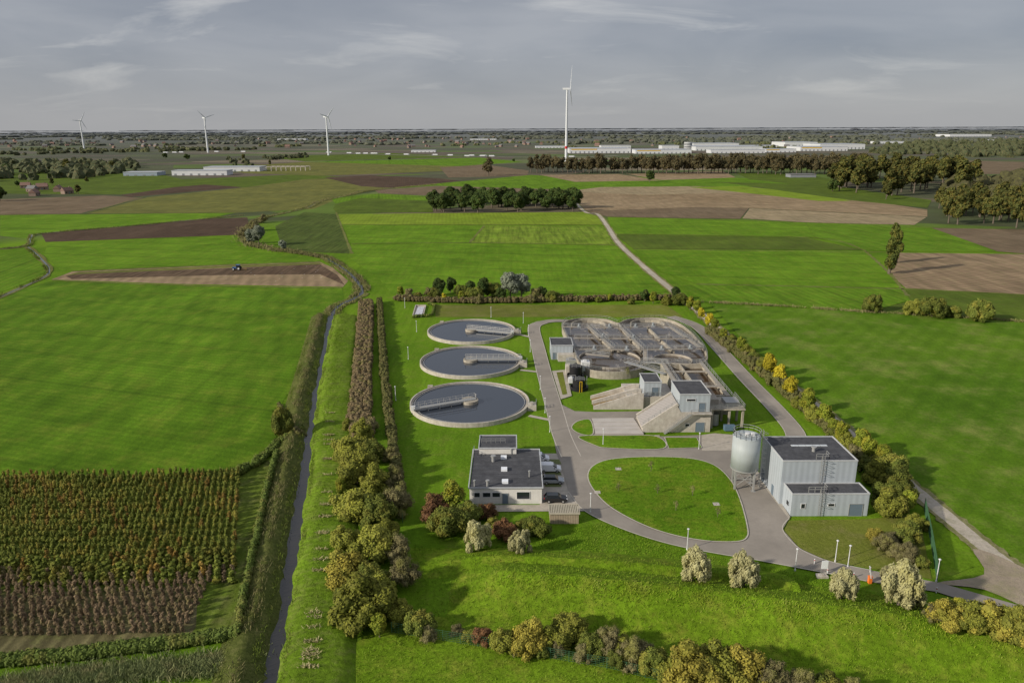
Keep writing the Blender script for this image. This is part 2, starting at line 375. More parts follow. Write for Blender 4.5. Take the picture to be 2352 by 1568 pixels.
# ---------------- ground -------------
def base_ground():
    s=NT('ground_grass'); g=s.new('ShaderNodeNewGeometry').outputs['Position']
    col=s.mix(s.rng(s.noise(g,.02,4),.38,.62,0,1),warm((.06,.14,.008)),warm((.095,.20,.012)))
    col=s.mix(s.rng(s.noise(g,.22,7,.75),.5,.72,0,.6),col,(.17,.20,.035))
    fn=s.noise(g,1.4,7,.8); col=s.val(col,s.rng(fn,.3,.7,.68,1.32))
    col=s.val(col,s.rng(s.noise(s.mapping(g,80,(.5,.03,1)),1,4),.3,.7,.86,1.14))
    mp=s.new('ShaderNodeMapping'); mp.inputs['Scale'].default_value=(.0042,.0065,1); mp.inputs['Rotation'].default_value=(0,0,.25); s.link(g,mp.inputs[0])
    vo=s.new('ShaderNodeTexVoronoi'); vo.inputs['Scale'].default_value=1; s.link(mp.outputs[0],vo.inputs['Vector'])
    sp=s.new('ShaderNodeSeparateColor'); s.link(vo.outputs['Color'],sp.inputs[0])
    cr=s.new('ShaderNodeValToRGB'); cr.color_ramp.interpolation='CONSTANT'; s.link(sp.outputs[0],cr.inputs[0])
    pal=[(.085,.11,.035),(.10,.15,.03),(.16,.13,.085),(.075,.09,.04),(.12,.15,.05),(.12,.095,.07),(.09,.10,.05),(.20,.165,.11),(.085,.085,.05)]
    e=cr.color_ramp.elements
    for i,c in enumerate(pal):
        x=e[i] if i<2 else e.new(i/len(pal)); x.position=i/len(pal); x.color=(*c,1)
    far=s.val(cr.outputs[0],s.rng(s.noise(g,.02,5),.3,.7,.8,1.2))
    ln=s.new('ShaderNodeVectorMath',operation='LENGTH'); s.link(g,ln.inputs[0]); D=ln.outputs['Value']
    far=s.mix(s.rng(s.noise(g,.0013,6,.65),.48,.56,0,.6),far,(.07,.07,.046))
    far=s.mix(s.rng(D,900,6000,0,.82),far,(.118,.126,.118)); far=s.mix(s.rng(D,5000,20000,0,1),far,(.20,.215,.235))  # air haze mixed into the ground colour with distance
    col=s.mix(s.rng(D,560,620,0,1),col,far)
    s.link(col,s.b.inputs['Base Color']); s.b.inputs['Roughness'].default_value=.95; s.b.inputs['Specular IOR Level'].default_value=.05
    s.bump(fn,.6,.3); return s.m
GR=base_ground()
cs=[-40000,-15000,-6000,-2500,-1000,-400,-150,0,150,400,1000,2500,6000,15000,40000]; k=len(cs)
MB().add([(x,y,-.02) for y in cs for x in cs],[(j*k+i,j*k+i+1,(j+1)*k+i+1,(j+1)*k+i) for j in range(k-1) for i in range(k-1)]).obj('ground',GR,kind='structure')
grA=ground_mat('field_bright',(.062,.15,.006),(.085,.19,.010),(.125,.19,.022),stripe=(78,2.6,.07),vary=.28,tram=(78,24,.8))
grB=ground_mat('field_bright_cross',(.058,.14,.006),(.078,.178,.010),(.12,.17,.022),stripe=(10,3.5,.08),vary=.26,tram=(10,27,.8))
grL=ground_mat('field_left',(.048,.118,.005),(.070,.165,.009),(.11,.155,.02),stripe=[(72,2.2,.07),(15,7,.06)],vary=.36,big=.012,mid=.12,tram=(72,21,.85))
grD=ground_mat('field_dark_green',(.05,.09,.012),(.065,.115,.014),(.07,.085,.025),stripe=(70,3,.08))
grO=ground_mat('field_olive',(.085,.105,.03),(.11,.13,.035),(.11,.105,.045),stripe=(65,4,.09))
grY=ground_mat('field_yellow_green',(.11,.195,.015),(.13,.215,.02),(.14,.19,.03),stripe=(5,3,.06))
grS=ground_mat('field_stripe_green',(.08,.16,.012),(.11,.19,.02),(.17,.21,.05),stripe=(88,3.2,.22))
grR=ground_mat('meadow_right',(.050,.125,.006),(.072,.16,.009),(.16,.17,.045),mid=.06,vary=.34,c3f=.75,stripe=(140,5,.06))
brD=ground_mat('soil_dark',(.065,.042,.027),(.085,.056,.037),(.10,.07,.045),stripe=(8,2.5,.12),vary=.2)
brM=ground_mat('soil_mid',(.14,.10,.062),(.17,.125,.08),(.13,.115,.06),stripe=(12,3,.1),vary=.18)
brP=ground_mat('soil_ploughed',(.085,.055,.035),(.11,.075,.047),(.15,.11,.07),stripe=(97,2.0,.28),vary=.2)
brT=ground_mat('soil_tan',(.22,.155,.09),(.28,.205,.125),(.18,.16,.075),stripe=(15,5,.10),vary=.15,big=.008)
brS=ground_mat('soil_striped',(.22,.155,.095),(.25,.18,.11),(.17,.16,.07),stripe=(55,4.5,.16),vary=.15)
brU=ground_mat('soil_stubble',(.26,.205,.125),(.30,.23,.14),(.19,.18,.08),stripe=(10,4,.10),vary=.15)
crop=ground_mat('crop_rows',(.04,.072,.015),(.055,.09,.02),(.09,.10,.035),stripe=(60,1.8,.2),vary=.35,bd=.5)
rough_=ground_mat('rough_grass',(.10,.12,.035),(.14,.15,.05),(.21,.18,.09),vary=.4,bd=.6,mid=.4)
lawn=ground_mat('lawn',(.062,.15,.006),(.088,.195,.010),(.16,.19,.03),vary=.3,stripe=(80,1.6,.05))
lawn2=ground_mat('lawn_dry',(.09,.12,.025),(.11,.15,.025),(.20,.17,.07),vary=.3)
bank=ground_mat('bank_grass',(.078,.16,.010),(.11,.20,.018),(.20,.21,.06),vary=.4,bd=.5,mid=.5,stripe=(95,1.4,.08))
bankShade=ground_mat('bank_shade_tint',(.05,.075,.018),(.075,.10,.028),(.14,.13,.05),vary=.4,bd=.6,mid=.4)  # shade of the left bank painted in as a darker grass colour
ZC=[0.0]
def field(pts,mat,name='field'):
    ZC[0]+=.003; return flat(name,SP(pts),ZC[0],mat)
for pts,m in [
 ([(0,398),(330,392),(420,412),(700,400),(830,410),(560,432),(470,425),(275,447),(0,445)],grD),
 ([(0,458),(240,449),(330,455),(180,491),(0,494)],brM),
 ([(200,491),(340,453),(560,431),(830,436),(720,480),(540,489)],grO),
 ([(275,449),(400,430),(470,424),(560,430),(430,441),(300,453)],brD),
 ([(560,431),(700,412),(830,407),(990,426),(860,436),(790,440)],grO),
 ([(745,408),(850,403),(1010,410),(1060,416),(900,432),(830,428)],brD),
 ([(500,385),(700,372),(1050,375),(1060,392),(740,404),(560,398)],grO),
 ([(700,372),(1100,362),(1200,372),(1060,382)],grB),
 ([(600,360),(900,352),(1100,360),(700,371)],grD),
 ([(1010,385),(1110,378),(1215,392),(1210,404),(1030,408)],brM),
 ([(0,494),(540,489),(480,502),(300,518),(90,537),(60,548),(0,542)],grA),
 ([(95,537),(480,503),(568,499),(572,515),(560,539),(105,556)],brD),
 ([(112,558),(560,542),(570,560),(640,582),(742,592),(730,602),(140,622),(100,585)],grA),
 ([(0,585),(55,585),(85,600),(108,622),(60,650),(0,672)],grB),
 ([(118,642),(165,624),(500,610),(735,602),(765,615),(800,645),(788,659),(400,652)],brT),
 ([(150,634),(170,629),(500,617),(735,607),(775,632),(792,655),(735,630),(500,632),(165,641)],brP),
 ([(150,633),(180,625),(500,611),(735,603),(740,607),(500,616),(180,630)],grO),
 ([(-40,700),(30,670),(115,646),(400,654),(786,661),(790,690),(735,722),(712,780),(690,860),(645,930),(632,1020),(560,1080),(0,1128),(-300,1150)],grL),
 ([(-300,1150),(0,1128),(560,1080),(630,1050),(585,1270),(545,1470),(0,1510),(-300,1530)],ground_mat('orchard_grass',(.055,.10,.012),(.08,.125,.02),(.15,.13,.06),stripe=(2,2.2,.15),vary=.35)),
 ([(-300,1385),(0,1362),(330,1355),(455,1340),(450,1440),(430,1468),(0,1500),(-300,1520)],ground_mat('orchard_soil',(.11,.10,.045),(.14,.12,.06),(.075,.12,.025),stripe=(2,2.2,.25),vary=.3)),
 ([(632,520),(700,487),(770,492),(808,583),(650,577)],crop),
 ([(775,492),(990,490),(1340,487),(1385,500),(1400,516),(785,516),(778,500)],grY),
 ([(787,517),(1110,519),(1078,557),(806,560)],grA),
 ([(1112,519),(1385,520),(1410,563),(1080,558)],grS),
 ([(806,561),(1080,559),(1412,564),(1470,610),(1538,668),(1500,674),(900,676),(870,640),(800,592)],grA),
 ([(770,470),(830,455),(990,462),(995,488),(775,490),(765,480)],grD),
 ([(760,455),(870,445),(1000,452),(990,462),(830,455),(770,468)],grB),
 ([(860,437),(1000,428),(1300,432),(1300,440),(1000,450),(870,444)],brM),
 ([(860,436),(980,424),(1220,402),(1320,408),(1560,405),(1900,415),(1900,432),(1600,428),(1300,436),(1000,427)],grB),
 ([(1240,402),(1420,400),(1520,415),(1320,418)],brT),
 ([(1440,400),(1660,393),(1690,408),(1520,414)],brT),
 ([(1690,397),(1800,396),(1915,412),(1900,432),(1720,412)],grD),
 ([(1300,440),(1380,430),(1600,428),(1800,445),(2000,462),(2130,482),(2130,498),(1720,478),(1700,503),(1395,498),(1345,485)],brT),
 ([(1300,440),(1380,430),(1600,428),(1720,442),(1480,448)],brU),
 ([(1345,485),(1600,476),(1720,478),(1700,503),(1395,498)],brM),
 ([(1580,430),(1700,428),(1880,445),(1955,462),(1880,462),(1700,442)],grY),
 ([(1722,479),(2128,499),(2100,517),(1850,511),(1705,502)],brU),
 ([(1640,418),(1900,425),(2140,460),(2130,478),(1950,460),(1700,425)],grD),
 ([(1395,499),(1700,505),(1850,512),(1870,545),(1410,538)],grA),
 ([(1852,512),(2100,518),(2140,523),(2290,578),(2065,578),(1985,574),(1870,545)],grB),
 ([(1412,539),(1850,546),(1985,575),(1455,572)],grD),
 ([(1455,573),(1985,576),(2040,625),(2070,662),(1600,652),(1520,625)],grA),
 ([(1560,655),(1620,653),(2075,664),(2090,690),(2000,716),(1620,695)],grB),
 ([(2065,581),(2352,584),(2600,590),(2700,700),(2352,677),(2080,662),(2038,625)],brS),
 ([(2140,524),(2352,528),(2650,535),(2650,590),(2352,583),(2292,578)],brM),
 ([(2080,664),(2352,678),(2700,700),(2700,760),(2352,740),(2000,716),(2090,692)],grD),
 ([(1630,697),(2000,718),(2352,742),(2900,775),(2900,1700),(2352,1300),(2000,1030),(1880,925),(1700,775)],grR),
 ([(2040,365),(2352,372),(2352,400),(2200,400)],brM),
 ([(1610,742),(1640,760),(2110,1150),(2352,1372),(2352,1345),(2110,1132),(1880,945),(1660,770)],rough_),
]: field(pts,m)
gravel=ground_mat('gravel_path',(.38,.335,.27),(.45,.40,.33),(.26,.25,.15),vary=.18,mid=.5)
soft=ground_mat('track_verge',(.13,.15,.05),(.18,.18,.08),(.28,.24,.15),vary=.35)
pp=cat_(SP([(1300,437),(1340,484),(1372,492),(1395,520),(1420,558),(1470,605),(1540,664),(1600,712),(1660,765),(1760,845),(1880,937),(2000,1040),(2110,1132),(2240,1240),(2330,1310),(2480,1420)]),14)
ribbon('path_verge',pp,5.0,.155,soft,wob=.12); ribbon('path',pp,2.9,.16,gravel,wob=.05)
edge=ground_mat('field_margin',(.10,.13,.03),(.14,.155,.045),(.20,.18,.09),vary=.4)
for l in ([(806,560),(1080,558),(1412,563)],[(787,516),(1400,517)],[(1410,538),(1860,546),(1985,575)],[(1455,573),(2060,580)],[(1395,498),(1850,511),(2140,523),(2352,527)],[(1600,653),(2075,664),(2352,677)],[(2290,578),(2352,583)],[(1985,575),(2040,625),(2085,680)],[(772,488),(808,583)],[(540,488),(200,491),(0,493)],[(118,644),(400,655),(786,662)],[(165,623),(500,609),(735,601)],[(1112,519),(1079,557)],[(330,452),(200,490)]):
    ribbon('field_margin',[tuple(p) for p in resample(cat_(SP(l),6),60)],1.5,.150,edge,wob=.3)
# ---------------- ditch + banks -------------
WL=[(590,1650),(602,1568),(614,1490),(640,1400),(650,1300),(668,1200),(688,1090),(703,1000),(715,920),(730,850),(745,775),(754,728)]
WR=[(620,1650),(638,1568),(650,1490),(666,1400),(680,1300),(695,1200),(710,1090),(717,1000),(728,920),(740,850),(755,775),(766,728)]
wl=[np.array(p) for p in cat_(SP(WL),8)]; wr=[np.array(p) for p in cat_(SP(WR),8)]
n=len(wl); MB().add([(*(p+np.array((-.3,0))),.16) for p in wl]+[(*(p+np.array((.3,0))),.16) for p in wr],[(i,i+n,i+n+1,i+1) for i in range(n-1)]).obj('ditch_water',water_mat('ditch_water',(.022,.020,.018),.05,((.05,.055,.03),.5,.62),.35),kind='structure')
def row(b,dx,z,j=0): return [(p[0]+dx+RN.normal()*j,p[1],z) for p in b]
loft('ditch_bank',[row(wl,.35,.05,.22),row(wl,-2.4,1.5,.1),row(wl,-3.6,1.6),row(wl,-6.5,0)],bankShade,k=200,noise=.05)
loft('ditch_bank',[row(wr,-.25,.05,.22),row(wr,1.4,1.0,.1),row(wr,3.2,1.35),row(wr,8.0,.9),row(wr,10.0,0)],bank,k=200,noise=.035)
wm=MATS['ditch_water']
m1=cat_(SP([(760,728),(775,705),(815,685),(832,668),(815,640),(785,615),(748,592)]),6); m2=cat_(SP([(748,592),(690,582),(620,572),(568,556),(572,525),(600,503),(650,490),(705,478),(735,463),(800,449),(860,437),(1000,424)]),6)
m3=cat_(SP([(-40,575),(60,566),(72,545),(100,536),(300,519),(480,502),(560,495)]),5); m4=cat_(SP([(-40,700),(40,665),(112,628),(95,595),(62,566)]),5)
for mm,w1,w2 in ((m1,6,1.8),(m2,5.5,1.5),(m3,3.5,.8),(m4,3.5,.8)):
    ribbon('stream_bank',mm,w1,.158,rough_,wob=.2); ribbon('stream_water',mm,w2,.17,wm,wob=.15)
reed=foliage('reed',(.075,.07,.03),(.25,.215,.105),(.13,.155,.03),1.3); grs=foliage('grass_tuft',(.05,.075,.01),(.13,.17,.025),(.19,.18,.06),1.3); grn=foliage('grass_blade',(.065,.105,.006),(.13,.205,.015),(.16,.20,.03),1.25)
lb='strip of rough grass and reeds'
for mm,a,b in ((m1,1800,1.0),(m2[:34],2600,1.2),(m2[34:],1500,1.2)):
    for sd_ in (-2.2,2.2):
        q=offs(mm,sd_); blades('reeds',along(q,a*2,.7,.15),.9*b,.10*b,reed,lb); blades('reeds',along(q,a,.9,.15),.7*b,.09*b,grs,lb)
blades('reeds',along(m2[8:26],6000,3.2,.15),1.5,.13,reed,lb)
blades('reeds',along(offs(m3,1.3),3000,.5,.15),.8,.10,reed,lb); blades('reeds',along(offs(m3,-1.3),3000,.5,.15),.8,.10,grs,lb); blades('reeds',along(offs(m4,1.3),3000,.6,.15),.8,.1,grs,lb)
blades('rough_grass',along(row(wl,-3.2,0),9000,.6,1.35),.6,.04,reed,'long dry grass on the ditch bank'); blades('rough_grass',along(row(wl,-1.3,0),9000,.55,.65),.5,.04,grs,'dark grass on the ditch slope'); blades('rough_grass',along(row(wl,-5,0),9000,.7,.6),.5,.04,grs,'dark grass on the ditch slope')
blades('rough_grass',along(row(wr,.8,0),8000,.3,.4),.5,.035,grs,'green grass on the ditch slope'); blades('rough_grass',along(row(wr,3.6,0),9000,1.5,1.25),.35,.035,grn,'green grass on the ditch bank')
it=[]
for i in range(34):
    p=wr[int(RN.integers(8,len(wr)-28))]
    for j in range(5): it+=[(p[0]+3.2+j*.4+RN.normal()*.25,p[1]+RN.normal()*.22,1.28) for _ in range(9)]
blades('straw',it,.22,.06,foliage('straw',(.16,.14,.07),(.34,.30,.16)),'scattered dry straw heaps on the bank',lean=1.2,cat='straw')
# ---------------- hedges -------------
def hedge(pts,w,h,mat,label,size=.2,dens=30,name='hedge',seg=.8,jit=.12,z0=0):
    L=np.array(pts); d=np.linalg.norm(np.diff(L,axis=0),axis=1).sum(); k=max(3,int(d/seg)); L=resample(pts,k); nx=max(1,round(w/1.1)); B=[]
    for i,p in enumerate(L):
        a=L[max(0,i-1)];b=L[min(k-1,i+1)]; t=(b-a)/np.linalg.norm(b-a); r0=w/nx*.62; hh=h*(1+.06*math.sin(i*.31)+.05*math.sin(i*.83+1))
        for q in range(nx):
            o=((q+.5)/nx-.5)*w*.86; r=r0*(.85+.35*RN.random()); x=p[0]-t[1]*o+RN.normal()*jit*r0; y=p[1]+t[0]*o+RN.normal()*jit*r0
            B.append((x,y,z0+hh-r+RN.normal()*jit*.5,r))
            if q in (0,nx-1) and h>1.4: B.append((x,y,z0+max(.4*h,r*.8),r*1.05))
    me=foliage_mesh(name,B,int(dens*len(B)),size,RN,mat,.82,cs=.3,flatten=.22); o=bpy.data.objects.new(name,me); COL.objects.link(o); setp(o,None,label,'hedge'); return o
hb=foliage('hedge_brown',(.06,.045,.024),(.165,.125,.065),(.13,.125,.038),1.35); hg=foliage('hedge_green',(.025,.038,.007),(.10,.13,.025),(.13,.12,.03),1.3); hy=foliage('hedge_mix',(.045,.045,.014),(.14,.14,.045),(.13,.11,.045),1.35)
hedge(SP([(842,700),(838,780),(832,870),(828,960),(834,1010)]),5.6,2.5,hb,'long reddish brown hedge beside the ditch lawn',.17,44,jit=.4)
hedge(SP([(872,695),(877,780),(884,880),(896,980),(910,1080),(926,1170)]),2.0,2.3,hy,'narrow mixed brown and green hedge',.17,40,jit=.35)
hedge(SP([(636,1052),(610,1150),(588,1260),(562,1380),(546,1470)]),1.0,2.2,hg,'tall thin clipped hedge beside the orchard',.17,40,seg=.6)
hedge(SP([(-30,1530),(150,1512),(350,1490),(545,1462)]),2.0,1.6,hg,'clipped green hedge along the orchard edge',.16,50,seg=.7)
hedge(SP([(548,1090),(600,1062),(640,1020),(690,990)]),2.0,1.6,hg,'low overgrown hedge at the field corner',.2,34,jit=.3)
hedge(SP([(700,1000),(640,930)]),.9,.8,hy,'low brushy hedge along the field edge',.2,30)
hedge(SP([(1630,765),(1700,818),(1780,883),(1850,943),(1900,985),(1990,1070)]),4.2,2.4,hy,'brown and green shrub hedge along the path',.22,26,jit=.5)
hedge(SP([(910,690),(1000,694),(1100,696),(1250,693),(1400,690),(1540,688)]),3.4,2.2,foliage('hedge_bramble',(.04,.032,.015),(.13,.10,.05),(.10,.105,.03),1.3),'brown bramble hedge behind the treatment plant',.24,26,jit=.5)
blades('reeds',along(SP([(1610,694),(1800,704),(2000,718),(2200,728),(2352,740)]),5000,.9,.1),.8,.07,reed,'dry grass along a field ditch')
blades('weeds',along(SP([(-20,1585),(200,1552),(400,1536),(570,1518)]),26000,1.5,0),.7,.05,foliage('weeds',(.09,.11,.045),(.20,.22,.09),(.24,.22,.11),1.45),'wild grass and weeds beside the orchard hedge')
blades('weeds',along(SP([(560,1568),(575,1480),(600,1380),(640,1150)]),8000,.9,0),.5,.04,grs,'weeds on the ditch edge')
blades('weeds',along(SP([(-20,1135),(120,1124),(350,1102),(560,1080)]),9000,.6,0),.8,.05,grs,'weeds along the orchard margin')
# ---------------- embankment -------------
mg=ground_mat('mound_grass',(.078,.160,.008),(.105,.205,.012),(.17,.205,.035),vary=.5,bd=.6,fine=1.1,mid=.3)
def rowm(l,z,dy=0): return [(p[0],p[1]+dy,z) for p in cat_(SP(l),5)]
crest=[(1035,1350),(1250,1366),(1500,1390),(1800,1428),(2100,1470),(2600,1555)]
loft('embankment',[rowm(crest,0,-7.5),rowm(crest,.5,-6.3),rowm(crest,3.2,-1.4),rowm(crest,3.7,0),rowm(crest,3.2,1.4),rowm(crest,.5,8.2),rowm(crest,0,10.5)],mg,k=260,noise=.03,sub=4,fade=.10,bvh=True,soft=0)
c2=[(930,1297),(1200,1297),(1450,1312),(1700,1342),(1830,1362)]
loft('embankment',[rowm(c2,0,-3.8),rowm(c2,1.7,-.5),rowm(c2,1.7,.3),rowm(c2,0,5.0)],mg,k=170,noise=.03,sub=4,fade=.25,bvh=True,soft=1)
flat('meadow',SP([(840,1460),(930,1410),(1500,1450),(2000,1507),(2700,1600),(2700,1800),(600,1800),(690,1568)]),.02,mg)
MP=inpoly(SP([(700,1600),(900,1440),(950,1290),(1300,1275),(2000,1360),(2500,1440),(2600,1640),(1800,1700)]),24000); blades('grass',MP,.22,.04,grn,'thick tufty green grass on the embankment',zf=zat,lean=.6)
cr2=cat_(SP(crest),5); blades('grass',[(x,y-1.5,zat(x,y-1.5)) for x,y,_ in along(cr2,9000,1.2)],.3,.045,foliage('crest_sunlit_tint',(.10,.14,.01),(.19,.25,.02),(.21,.23,.05),1.25),'long grass in a sunlit tint on the embankment crest')  # sunlight on the crest put into the blades' brighter colour
blades('grass',inpoly(SP([(950,1250),(1080,1270),(1380,1200),(1560,1262),(1850,1320),(2000,1360),(1300,1285),(950,1290)]),9000),.18,.04,grn,'lawn grass with tufts')
# ---------------- roads -------------
asph=ground_mat('asphalt',(.245,.218,.188),(.28,.25,.215),(.19,.17,.15),vary=.09,bump=.1,mid=.10,c3f=.5); conc=plain('concrete_paving',(.40,.355,.295),.85,.12,dirt=(.28,.255,.21)); kerb=plain('kerb_concrete',(.44,.40,.34),.8,.15)
flat('road',[p for p in SP([(1250,900),(1262,896),(1280,925),(1320,945),(1365,947),(1500,945),(1485,962),(1478,1000),(1520,1003),(1612,1000),(1640,1000),(1680,1035),(1715,1060),(1760,1120),(1812,1192),(1797,1217),(1835,1260),(1900,1289),(2000,1311),(2160,1340),(2352,1395),(2600,1470),(2600,1510),(2352,1425),(2150,1360),(1990,1336),(1880,1314),(1800,1299),(1730,1286),(1650,1273),(1570,1258),(1500,1240),(1430,1216),(1370,1190),(1332,1165),(1305,1130),(1292,1080),(1278,1040),(1268,990)])],.17,asph)
rl=cat_(SP([(1330,740),(1275,737),(1237,744),(1226,757),(1236,800),(1248,850),(1262,900),(1276,950),(1290,1000),(1312,1050)]),6)
ribbon('road',rl,4.0,.175,asph)
for d in (2.1,-2.1): ribbon('kerb',offs(rl[10:],d),.2,.19,kerb)
rr_=cat_(SP([(1540,728),(1600,750),(1650,800),(1712,868),(1780,938),(1820,985),(1830,1010)]),6); ribbon('road',rr_,4.2,.178,asph)
for d in (2.2,-2.2): ribbon('kerb',offs(rr_,d),.2,.19,kerb)
ribbon('kerb',cat_(SP([(1305,1130),(1332,1165),(1370,1190),(1430,1216),(1500,1240),(1570,1258),(1650,1273),(1730,1286),(1800,1299),(1880,1314),(1990,1336)]),5),.2,.2,kerb)
ribbon('kerb',cat_(SP([(1812,1192),(1797,1217),(1835,1260),(1900,1289),(2000,1311)]),5),.2,.2,kerb)
oval=[(1350,1095),(1362,1072),(1400,1057),(1480,1051),(1580,1054),(1640,1070),(1678,1105),(1700,1150),(1716,1210),(1715,1236),(1690,1246),(1620,1244),(1540,1229),(1470,1204),(1400,1165),(1362,1125)]
for l in (oval,[(1313,985),(1325,970),(1355,966),(1362,998),(1335,999)],[(1330,1004),(1420,1002),(1508,1004),(1523,1032),(1400,1031),(1365,1024)],[(1526,1006),(1600,1007),(1612,1030),(1536,1032)]):
    P=SP(l)
    if len(l)!=4: P=cat_(P,6,True)
    flat('lawn',P,.27,lawn); ribbon('kerb',P+[P[0]],.22,.29,kerb)
blades('grass',inpoly(SP(oval),6000),.16,.04,grn,'lawn grass inside the road loop',zf=lambda x,y:.27)
pave=lambda pts,z=.181,m=None:flat('pavement',SP(pts),z,m or conc)
pave([(1612,1000),(1640,996),(1690,1000),(1700,1035),(1612,1036)]); pave([(1700,1045),(1757,1100),(1815,1188),(1812,1193),(1760,1125),(1716,1078)],.183)
pave([(1232,1042),(1282,1042),(1300,1085),(1332,1160),(1350,1174),(1062,1176),(1062,1160),(1240,1160)],.12,conc)
for a,b in ((1056,1067),(1080,1092),(1106,1119)): flat('parking_bay',SP([(1250,a),(1284,a),(1290,b),(1252,b)]),.185,plain('grass_pavers',(.12,.14,.05),.9,.3,3))
pave([(1268,853),(1300,850),(1313,910),(1288,918)],.19); flat('lawn',SP([(1278,856),(1293,855),(1303,906),(1292,908)]),.2,lawn2)
flat('lawn',SP([(1812,1195),(1990,1192),(2110,1180),(2140,1330),(1900,1288),(1836,1258),(1800,1220)]),.05,lawn2)
flat('lawn',SP([(1000,700),(1530,700),(1570,728),(1000,728)]),.012,lawn2)
for l in ([(1190,768),(1225,776)],[(1195,850),(1240,855)],[(1215,955),(1268,966)],[(1508,1000),(1528,1034)]): ribbon('footpath',[*SP(l)],1.3,.12,conc)
dirt=ground_mat('bare_earth',(.28,.23,.17),(.34,.28,.21),(.16,.17,.06),vary=.2)
flat('bare_ground',cat_(SP([(2150,1340),(2260,1355),(2400,1410),(2400,1340),(2320,1290),(2235,1262),(2260,1320)]),4,True),.163,dirt)
# ---------------- building materials -------------
cx=plain('concrete',(.36,.325,.265),.85,.18,1.2,dirt=(.19,.16,.115)); cxl=plain('concrete_light',(.47,.43,.375),.8,.14,1.2,dirt=(.29,.25,.20)); dk=plain('deck_concrete',(.34,.305,.255),.8,.15,1.5,dirt=(.22,.185,.14))
clad=plain('metal_cladding',(.36,.395,.425),.5,.05,.6,ribs=(1.1,'v',.07)); roofb=plain('bitumen_roof',(.055,.056,.062),.85,.25,.8,dirt=(.095,.095,.10)); trim=plain('white_trim',(.60,.60,.60),.5,.05); white=plain('white_render',(.66,.64,.60),.7,.06,dirt=(.55,.52,.47))
glass=plain('window_glass',(.02,.025,.03),.08,.05,spec=.6); steel=plain('galvanised_steel',(.35,.35,.34),.45,.1,metal=.3); doorb=plain('blue_grey_door',(.13,.17,.21),.5,.05); blackp=plain('black_plastic',(.015,.015,.017),.4,.1); yel=plain('yellow_paint',(.6,.38,.02),.5,.1)
rubber=plain('tyre_rubber',(.02,.02,.02),.8,.1); orange=plain('orange_paint',(.75,.18,.03),.5,.05); wood=plain('wood_slats',(.30,.24,.17),.8,.15,ribs=(.3,'v',.35)); darkwater=water_mat('clarifier_water',(.035,.042,.055),.04,None,.05,.9)
sludge=water_mat('aeration_water',(.075,.058,.045),.08,((.34,.31,.28),.30,.54),.4,.9); sludge2=water_mat('brown_water',(.06,.038,.022),.12,None,.3); railm=plain('rail_light',(.44,.43,.41),.5,.05)
# ---------------- clarifiers -------------
def clarifier(u,v,ang,box_ang,lab):
    c=S(u,v,1.1); r=15.3; t=thing('clarifier_tank',lab,'water tank',(c[0],c[1],0),group='round settling tanks on the lawn')
    MB().ring(c,r-.32,r,0,1.1).obj('wall',cxl,t); MB().ring(c,r-.8,r-.322,.75,.88).obj('launder',dk,t); MB().cyl(c,r-.33,.2,.66,72).obj('water',darkwater,t)
    MB().ring(c,r-1.25,r-1.12,.5,.84).obj('overflow_weir',steel,t)
    MB().cyl(c,2.2,.2,1.4,28).obj('centre_platform',cx,t)
    a=math.radians(ang); d=Vector((math.cos(a),math.sin(a),0)); n=Vector((-d.y,d.x,0)); C=Vector((*c,1.5))
    b=thing('scraper_bridge',None,None,(0,0,0)); b.parent=t; b.location=(0,0,0)
    p0=C-d*1.6;p1=C+d*(r-.1)
    br=MB().beam(p0,p1,1.5,.14); 
    for q in (-.8,.8): br.beam(p0+n*q-Vector((0,0,.2)),p1+n*q-Vector((0,0,.2)),.1,.35)
    br.obj('deck',steel,b)
    rl=MB()
    for q in (-.75,.75): rl.rail([p0+n*q,p1+n*q],1.15,1.6,.08)
    rl.rail([p0-n*.75,p0+n*.75],1.15,.7,.08); rl.obj('railing',railm,b)
    for q in (.35,.55,.75,.9):
        w=C+d*r*q; MB().beam(w,w-Vector((0,0,1.2)),.12,.12).beam(w-Vector((0,0,.95))-n*1,w-Vector((0,0,.95))+n*1,.14,.4).obj('scraper',steel,b)
    p=C+d*(r-.2); MB().box(p.x-.5,p.x+.5,p.y-.4,p.y+.4,1.1,2.1).obj('drive_motor',trim,b)
    a=math.radians(box_ang); p=(c[0]+math.cos(a)*(r+.9),c[1]+math.sin(a)*(r+.9))
    MB().box(p[0]-1.1,p[0]+1.1,p[1]-1.2,p[1]+1.2,0,1.4).box(p[0]-.4,p[0]+.3,p[1]-.4,p[1]+.3,1.4,2.0).obj('scum_box',cxl,t)
    MB().rail([(p[0]-1.1,p[1]-1.1,1.4),(p[0]+1.1,p[1]-1.1,1.4),(p[0]+1.1,p[1]+1.1,1.4)],1,1,.07).obj('railing',steel,t)
    p=(c[0]-r*.72,c[1]+r*.72); MB().box(p[0]-1,p[0]+.4,p[1]-.3,p[1]+.9,0,1.3).obj('inlet_box',cx,t)
clarifier(1079,920,205,-12,'round concrete settling tank with diagonal bridge and dark water')
clarifier(1081,826,0,-12,'round concrete settling tank with bridge reaching its rim')
clarifier(1083,757,-20,-8,'round concrete settling tank with short sloping bridge')
